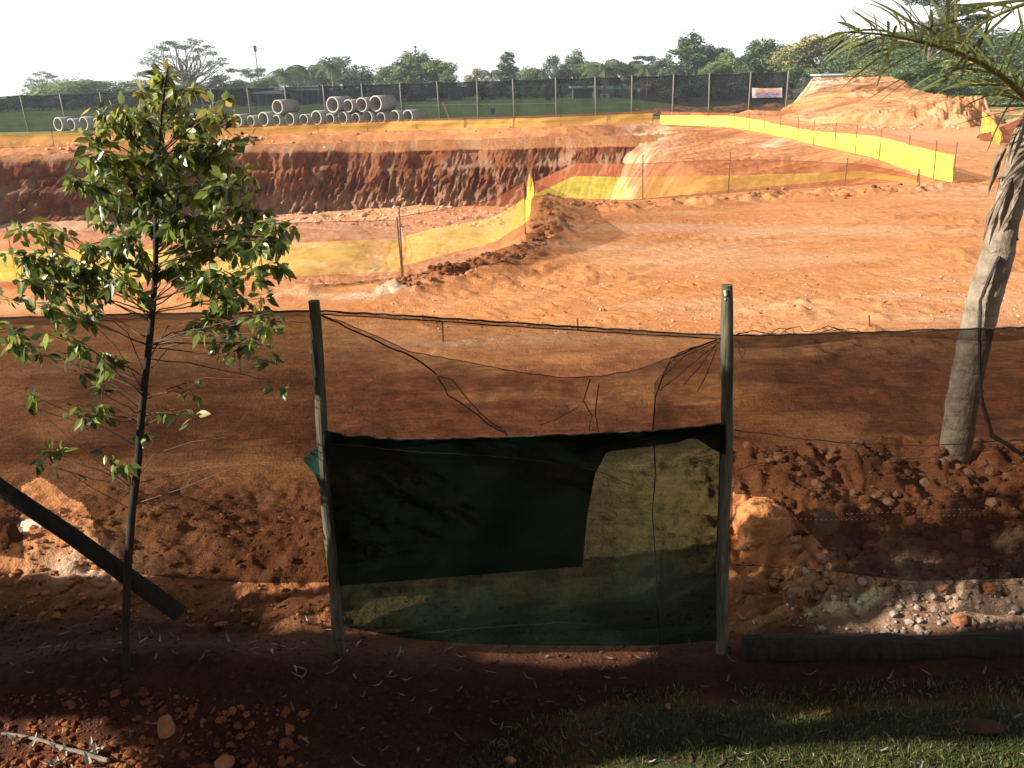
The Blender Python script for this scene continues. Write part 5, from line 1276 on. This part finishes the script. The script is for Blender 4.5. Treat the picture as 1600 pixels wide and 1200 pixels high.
def big_frond(pts, y0, y1, nleaf, Lmax, seed, side=(1, -1), stalk=.02):
    rng = np.random.default_rng(seed); K = len(pts); P = [np.array(Y(x, y, y0+(y1-y0)*i/(K-1))) for i, (x, y) in enumerate(pts)]; Q = []
    for i in range(K-1):
        p0 = P[max(0, i-1)]; p1 = P[i]; p2 = P[i+1]; p3 = P[min(K-1, i+2)]
        for k in range(8):
            t = k/8; Q.append(.5*((2*p1)+(-p0+p2)*t+(2*p0-5*p1+4*p2-p3)*t*t+(-p0+3*p1-3*p2+p3)*t**3))
    Q.append(P[-1]); b = MB(); b.tube(Q, list(np.linspace(stalk, .004, len(Q))), 8, cap=True, c=(.35, .6, 0))
    m = len(Q)
    for k in range(nleaf):
        f = .22+.78*k/nleaf; i = min(m-2, int(f*(m-1))); base = Q[i]; ax = Q[i+1]-Q[i]; ax /= np.linalg.norm(ax)
        for sg_ in side:
            up = np.array([0, 0, 1.0]); sd_ = np.cross(ax, up); sd_ /= np.linalg.norm(sd_); upv = np.cross(sd_, ax)
            elev = rng.uniform(-.9, 1.4); d = ax*rng.uniform(.5, .95)+sd_*sg_*math.cos(elev)*.8+upv*math.sin(elev)*.9; d /= np.linalg.norm(d)
            L = Lmax*(.55+.45*math.sin(PI*min(1, f*.95)))*(1-.55*max(0, f-.72)/.28)*rng.uniform(.75, 1.15); wv = .0078*rng.uniform(.7, 1.3)
            n_ = np.cross(d, rng.normal(size=3)); n_ /= np.linalg.norm(n_); col = (1 if rng.random() < .04 else 0, float(rng.random()), 0)
            vv = []; grav = rng.uniform(.05, .45)
            for j, t in enumerate(np.linspace(0, 1, 7)):
                p = base+d*L*t+np.array([0, 0, -grav*L*t**2.2]); ww = wv*(math.sin(PI*(t*.86+.10))**.7); vv += [p-n_*ww, p+n_*ww]
            b.add([tuple(x) for x in vv], [(2*j, 2*j+1, 2*j+3, 2*j+2) for j in range(6)], col)
    return keep(b.build('frond', m_pf, col=True), lp_)
big_frond([(1700, 250), (1640, 195), (1600, 150), (1555, 112), (1500, 84), (1440, 66), (1380, 54), (1318, 50)], 5.9, 5.4, 62, .50, 21, stalk=.026)
big_frond([(1790, -60), (1720, -30), (1650, -5), (1590, 10), (1530, 40), (1500, 75)], 5.9, 5.2, 24, .42, 23, stalk=.02)
big_frond([(1715, -20), (1690, -140), (1620, -230), (1520, -260), (1420, -240)], 5.9, 6.2, 40, .5, 24, stalk=.024)
big_frond([(1715, -20), (1800, -120), (1920, -150), (2040, -90), (2120, 10)], 5.9, 6.0, 40, .5, 25, stalk=.024)
big_frond([(1715, -20), (1760, 10), (1840, 60), (1880, 180), (1890, 300)], 5.9, 5.7, 34, .5, 26, stalk=.024)
big_frond([(1715, -20), (1740, -180), (1770, -330), (1760, -450)], 5.9, 6.6, 34, .5, 27, stalk=.024)

# ------------------------------------------------------------------ clods, stones and litter
def blob(b, c, r, rng, c3=(0, 0, 0), sq=(1, 1, .7), sub=1, rough=.25):
    bm = bmesh.new(); bmesh.ops.create_icosphere(bm, subdivisions=sub, radius=1); off = rng.random(3)*50
    V_ = np.array([v.co[:] for v in bm.verts]); k = 1+rough*2*fbm(V_[:, 0]*1.2+off[0], V_[:, 1]*1.2+V_[:, 2]*1.4+off[1], 3, 7)+rough*.5*rng.normal(size=len(V_))*(.3 if sub > 2 else .6)
    th = rng.random()*6.28; R_ = np.array([[math.cos(th), -math.sin(th), 0], [math.sin(th), math.cos(th), 0], [0, 0, 1]])
    V_ = (V_*k[:, None]*np.array(sq))@R_.T*r+np.array(c)
    b.add([tuple(p) for p in V_], [tuple(v.index for v in f.verts) for f in bm.faces], c3); bm.free()
hgrid = lambda x, y: heightf(np.asarray(x, float), np.asarray(y, float))
def scatter(name, m, pts, rmin, rmax, seed, kindlabel, cat, colf=None, sub=1, sq=(1, 1, .7), rough=.22, kind='stuff'):
    rng = np.random.default_rng(seed); pts = np.array(pts); z = hgrid(pts[:, 0], pts[:, 1]); b = MB()
    for (x, y), zz in zip(pts, z):
        r = rmin*(rmax/rmin)**(rng.random()**2.0); blob(b, (x, y, zz+r*.25), r, rng, colf(rng) if colf else (0, 0, 0), sq, sub, rough)
    o = b.build(name, m, col=True); tag(o, kindlabel, cat, kind=kind); return o
rg = np.random.default_rng(77)
def in_px(n, x0, x1, y0, y1, rng=rg, z=0, f=None):
    out = []
    while len(out) < n:
        px = rng.uniform(x0, x1); py = rng.uniform(y0, y1)
        if f is None or f(px, py): q = G(px, py, z); out.append((q.x, q.y))
    return out
cdark = lambda r: (float(r.uniform(.3, .95)), float(r.uniform(0, .25)), 0)
scatter('soil_clods', m_soil, in_px(900, 1145, 1640, 722, 905, z=.2), .008, .055, 1, 'dark crumbly clods on the mound behind the right net', 'clods', cdark)
scatter('soil_clods', m_soil, in_px(700, -40, 520, 790, 960, z=.06), .006, .035, 2, 'red crumbs of earth behind the lower edge of the left net', 'clods', lambda r: (float(r.uniform(.1, .8)), 0, 0))
def sitef(px, py):
    v = float(fbm(np.array([px*.006]), np.array([py*.02]), 3, 555)[0]); return v > .05
scatter('soil_clods', m_soil, in_px(1500, 460, 1600, 300, 520, f=sitef), .006, .026, 3, 'loose crumbs of earth scattered over the graded site', 'clods', lambda r: (float(r.choice([.2, .7])), float(r.choice([0, .4, .8])), 0))
ridge = []
for (a, c) in (((640, 444), (745, 425)), ((745, 425), (838, 392)), ((838, 392), (862, 345)), ((862, 345), (856, 312))):
    for k in range(110):
        t = rg.random(); q = G(a[0]+(c[0]-a[0])*t+rg.normal()*7, a[1]+(c[1]-a[1])*t+rg.normal()*4); ridge.append((q.x, q.y))
for k in range(260):
    t = rg.random(); q = G(870+610*t+rg.normal()*6, 322-28*t+rg.normal()*3.5); ridge.append((q.x, q.y))
scatter('soil_clods', m_soil, ridge, .012, .075, 4, 'ridge of broken clods along the near rim of the dig', 'clods', lambda r: (float(r.uniform(.5, 1)), float(r.choice([0, .0, .2])), 0), sub=2, rough=.4)
bank = []
for k in range(500):
    t = rg.random(); q = G(0+1040*t, 222-14*t+rg.normal()*9, -.5); bank.append((q.x, q.y))
scatter('soil_clods', m_soil, bank, .03, .13, 5, 'clods on the bank above the machine-cut face', 'clods', lambda r: (float(r.uniform(.1, .6)), float(r.choice([0, 0, .4])), 0))
foot = []
for k in range(900):
    q = G(rg.uniform(0, 840), rg.uniform(322, 352), -4.4); foot.append((q.x, q.y))
scatter('rubble', m_soil, foot, .05, .24, 6, 'pale rubble at the foot of the machine-cut face', 'rubble', lambda r: (float(r.uniform(0, .5)), float(r.uniform(.2, .9)), 0))
tip = []
for k in range(420):
    t = rg.random(); q = G(1200+300*t, 204-6*t+rg.normal()*2); tip.append((q.x, q.y))
scatter('rubble', m_soil, tip, .03, .16, 8, 'pale lumps round the foot of the big earth heap', 'rubble', lambda r: (float(r.uniform(0, .4)), float(r.uniform(.2, .9)), 0))
m_shade_earth = simple('shaded_red_earth', (.10, .04, .02), (.05, .02, .012), .95, 16, b=.8, bd=.01)  # earth darkened so its colour carries the foreground shade
m_stone = simple('pale_stone', (.40, .31, .24), (.24, .17, .12), .85, 20, b=.5, bd=.008)
m_stone2 = simple('red_stone', (.50, .20, .09), (.30, .11, .05), .9, 16, b=.6, bd=.01)
rng = np.random.default_rng(9); b = MB()
pts = in_px(240, 1380, 1640, 908, 985, z=.05)+in_px(60, 1230, 1400, 905, 985, z=.05)
z = hgrid([p[0] for p in pts], [p[1] for p in pts])
for (x, y), zz in zip(pts, z): blob(b, (x, y, zz+.006), .008*(3.6**(rng.random()**1.6)), rng, (0, 0, 0), (1, 1, .75), 1, .2)
tag(b.build('pebbles', m_stone), 'pale pebbles below the lower edge of the right net', 'pebbles', kind='stuff')
def stone(px, py, z, r, m, label, sq=(1, .8, .7), sub=3, rough=.16, name='stone', seed=1, rz=0, cat='stone', col=None, dz=.3):
    q = G(px, py, z); b = MB(); blob(b, (0, 0, 0), r, np.random.default_rng(seed), col or (0, 0, 0), sq, sub, rough)
    o = b.build(name, m, smooth=(sub > 3), col=True); o.location = (q.x, q.y, hz(q.x, q.y)+r*sq[2]*dz); tag(o, label, cat); return o
stone(1187, 850, .12, .22, m_soil, 'big lit orange clod of earth beside the second fence pole', (.75, .8, .75), 5, .16, 'earth_clod', 4, cat='clod')
stone(1288, 855, .14, .10, simple('slab_stone', (.46, .30, .18), (.36, .2, .11), .8, 12, b=.3), 'flat smooth reddish stone leaning right of the big orange clod', (.75, .35, 1.0), 4, .16, 'stone', 6, dz=.3)
for i, (px, py, r, lab) in enumerate(((1362, 912, .022, 'rounded pinkish stone at the bottom edge of the right net, left of its two neighbours'), (1345, 928, .028, 'rounded pinkish stone lowest of three below the right net'), (1371, 929, .020, 'small pinkish stone rightmost of three below the right net'),
                                       (1553, 932, .034, 'largest pale pebble below the right net near the right edge'), (1505, 945, .022, 'white chip of stone among the pale pebbles'), (1478, 930, .030, 'big tan stone at the left side of the pale pebbles'),
                                       (1585, 958, .026, 'white flat stone at the right edge beside the log'), (1500, 972, .045, 'reddish half buried stone against the log'))):
    stone(px, py, .05, r, m_stone if i not in (7,) else m_stone2, lab, (1, .9, .8), 3, .12, seed=20+i, dz=.5)
stone(262, 1150, .03, .075, m_stone2, 'upright reddish stone in the shade at the bottom left', (.55, .4, 1.1), 4, .12, seed=31)
stone(797, 1186, .02, .024, m_stone2, 'small orange stone in the sunlit grass at the bottom middle', (1.3, .8, .8), 3, .12, seed=32)
stone(1044, 1107, .02, .018, m_stone2, 'tiny orange stone in the shaded grass above the sunlit strip', (1, .8, .8), 3, .12, seed=33)
stone(1525, 1140, .0, .10, m_shade_earth, 'low mound-like reddish stone in the grass at the bottom right', (1.5, .5, .22), 4, .14, seed=34)
stone(350, 1194, .02, .05, m_stone2, 'rounded orange stone cut by the bottom edge left of the grass', (1.1, .8, .7), 3, .12, seed=35)
stone(52, 820, .1, .12, simple('white_stone', (.60, .44, .32), (.62, .42, .30), .85, 14, b=.5), 'pale flat stone lit through the torn hole in the left net', (1.25, .8, .35), 4, .12, seed=36, dz=.4)
tipc = stone(20, 848, .1, .1, m_soil, 'dark rough clod at the left edge beside the pale flat stone', (.6, .6, 1.0), 4, .2, 'earth_clod', 37, cat='clod', col=(.9, 0, 0))
# crumbs lit at bottom left
scatter('soil_clods', m_soil, in_px(900, -40, 480, 1120, 1230, z=.0), .003, .026, 11, 'red crumbs of earth at the bottom left', 'clods', lambda r: (float(r.uniform(.5, 1)), 0, 0), sub=2, rough=.4)
scatter('soil_clods', m_shade_earth, in_px(3200, -20, 1150, 950, 1210, z=.0), .003, .015, 12, 'fine crumbs of shaded earth at the foot of the fence', 'clods', lambda r: (float(r.uniform(.7, 1)), 0, 0))
# dead branch with curled pale leaves
m_stick = simple('dead_stick', (.26, .21, .15), (.15, .12, .08), .85, 30, b=.5, bd=.004)
m_dry = leafmat('dry_leaf', ((.10, .08, .05), (.45, .40, .32), (.5, .2, .1)), .15, .5, .4)
br = empty('dead_branch', G(90, 1170, .03), 'broken grey branch with curled dry leaves lying at the bottom left corner', 'branch')
b = MB(); P = [G(x, y, z_) for x, y, z_ in ((3, 1146, .05), (45, 1151, .06), (90, 1165, .06), (140, 1180, .055), (176, 1190, .05))]; Q = []
for i in range(len(P)-1):
    for k in range(5): Q.append(P[i]+(P[i+1]-P[i])*k/5+Vector((0, 0, .003*math.sin(i*5+k))))
b.tube(Q, list(np.linspace(.006, .011, len(Q))), 9, wob=.2, seed=2); keep(b.build('stick', m_stick), br)
b = MB(); r3 = np.random.default_rng(14)
def litter_leaf(b, x, y, z, L, wd_, th, curl, col=(0, .7, 0), tilt=0.0):
    d = Vector((math.cos(th), math.sin(th), tilt)); s_ = Vector((-math.sin(th), math.cos(th), 0)); vv = []
    for t in np.linspace(0, 1, 5):
        ww = wd_*.5*math.sin(PI*(t*.92+.04))**.8; p = Vector((x, y, z))+d*L*(t-.5)+Vector((0, 0, curl*L*(t-.5)**2*2)); vv += [p-s_*ww+Vector((0, 0, ww*.7)), p, p+s_*ww+Vector((0, 0, ww*.5))]
    f = []
    for j in range(4):
        for k in (0, 1): f.append((3*j+k, 3*j+k+1, 3*j+k+4, 3*j+k+3))
    b.add([tuple(p) for p in vv], f, col)
for k in range(16):
    q = G(rg.uniform(20, 190), rg.uniform(1150, 1200), .04); litter_leaf(b, q.x, q.y, .04, r3.uniform(.05, .10), r3.uniform(.012, .03), r3.uniform(0, 6.3), r3.uniform(.2, 1.2), (0, float(r3.uniform(.6, 1)), 0), r3.uniform(-.3, .3))
keep(b.build('dry_leaves', m_dry, col=True), br)
b = MB(); pts = in_px(230, -20, 1620, 955, 1215, z=.0)+in_px(40, 180, 1130, 800, 960, z=.05); z = hgrid([p[0] for p in pts], [p[1] for p in pts])
for (x, y), zz in zip(pts, z): litter_leaf(b, x, y, zz+.012, r3.uniform(.03, .085), r3.uniform(.006, .014), r3.uniform(0, 6.3), r3.uniform(-.2, .8), (0, float(r3.uniform(0, .6)), 0), r3.uniform(-.2, .3))
tag(b.build('leaf_litter', m_dry, col=True), 'narrow dry leaves scattered over the shaded foreground', 'leaf litter', kind='stuff')
# grass
m_gr = leafmat('grass_blade', ((.045, .065, .016), (.12, .15, .04), (.32, .27, .12)), .3, .5, .3)
gv = []; gc = []; n = 30000
gx = rg.uniform(-.6, 3.4, n); gy = 4.0-.9*rg.random(n)**.75; ok = (gx > -.25+.5*fbm(gx*1.3, gy*2.2, 3, 611)+(gy-3.4)*1.1); dens = fbm(gx*3, gy*3, 3, 613) > -.35; ok &= dens; gx = gx[ok]; gy = gy[ok]
gz = hgrid(gx, gy); n = len(gx); th = rg.random(n)*6.28; ln = .012+.036*rg.random(n)**3; lean = .8*rg.random(n); wdt = .0012+.0014*rg.random(n)
dx = np.cos(th); dy = np.sin(th); B0 = np.stack([gx, gy, gz-.003], -1); sd = np.stack([-dy, dx, dx*0], -1)*wdt[:, None]; M1 = B0+np.stack([dx*lean*ln*.3, dy*lean*ln*.3, ln*.6], -1); M2 = B0+np.stack([dx*lean*ln, dy*lean*ln, ln], -1)
Vg = np.stack([B0-sd, B0+sd, M1+sd*.8, M2, M1-sd*.8], 1).reshape(-1, 3); Fg = np.arange(5*n).reshape(n, 5); cg = np.zeros((n, 3)); cg[:, 1] = rg.random(n); cg[:, 0] = (rg.random(n) < .25)*.9
o = npmesh('grass', Vg, Fg, m_gr, cols=np.repeat(cg, 5, 0), smooth=False); tag(o, 'short patchy grass along the bottom right', 'grass', kind='stuff')
b = MB()
for (px, py) in ((1545, 1178), (1590, 1172), (1560, 1190)):
    q = G(px, py, 0)
    for k in range(14):
        th = rg.random()*6.28; L = rg.uniform(.06, .13); d = Vector((math.cos(th)*.6, math.sin(th)*.6, 1)).normalized(); s_ = Vector((-math.sin(th), math.cos(th), 0))*.0022; vv = []
        for t in np.linspace(0, 1, 5): p = q+d*L*t+Vector((math.cos(th), math.sin(th), -.6))*L*.4*t*t; vv += [p-s_*(1-t*.95), p+s_*(1-t*.95)]
        b.add([tuple(p) for p in vv], [(2*j, 2*j+1, 2*j+3, 2*j+2) for j in range(4)], (0, float(rg.random()), 0))
tag(b.build('grass_tuft', m_gr, col=True), 'taller tuft of grass at the bottom right corner', 'grass tuft')
# small survey stakes on the site
for i, (px, py, top, lab) in enumerate(((692, 529, 503, 'thin dark stake standing behind the middle net panel'), (903, 512, 498, 'thin dark stake just above the net rope in the middle'), (1359, 514, 492, 'thin dark twig stake above the right net rope'), (1437, 292, 264, 'short rod beside the right end of the near rim net'))):
    q = G(px, py); b = MB(); T2 = Y(px-1, top, q.y); b.tube([(q.x, q.y, hz(q.x, q.y)-.05), T2], .006+.0005*q.y, 5); tag(b.build('stake', m_rod), lab, 'stake')

# ------------------------------------------------------------------ the air
m, t, o = newmat('haze_air'); pv = t.nodes.new('ShaderNodeVolumePrincipled'); pv.inputs['Color'].default_value = (.86, .92, 1, 1); pv.inputs['Density'].default_value = .0005
pv.inputs['Anisotropy'].default_value = .2
t.links.new(pv.outputs[0], o.inputs['Volume'])
b = MB(); b.box((-520, -60, -7), (520, 500, 60)); hzo = b.build('haze', m); tag(hzo, kind='stuff')
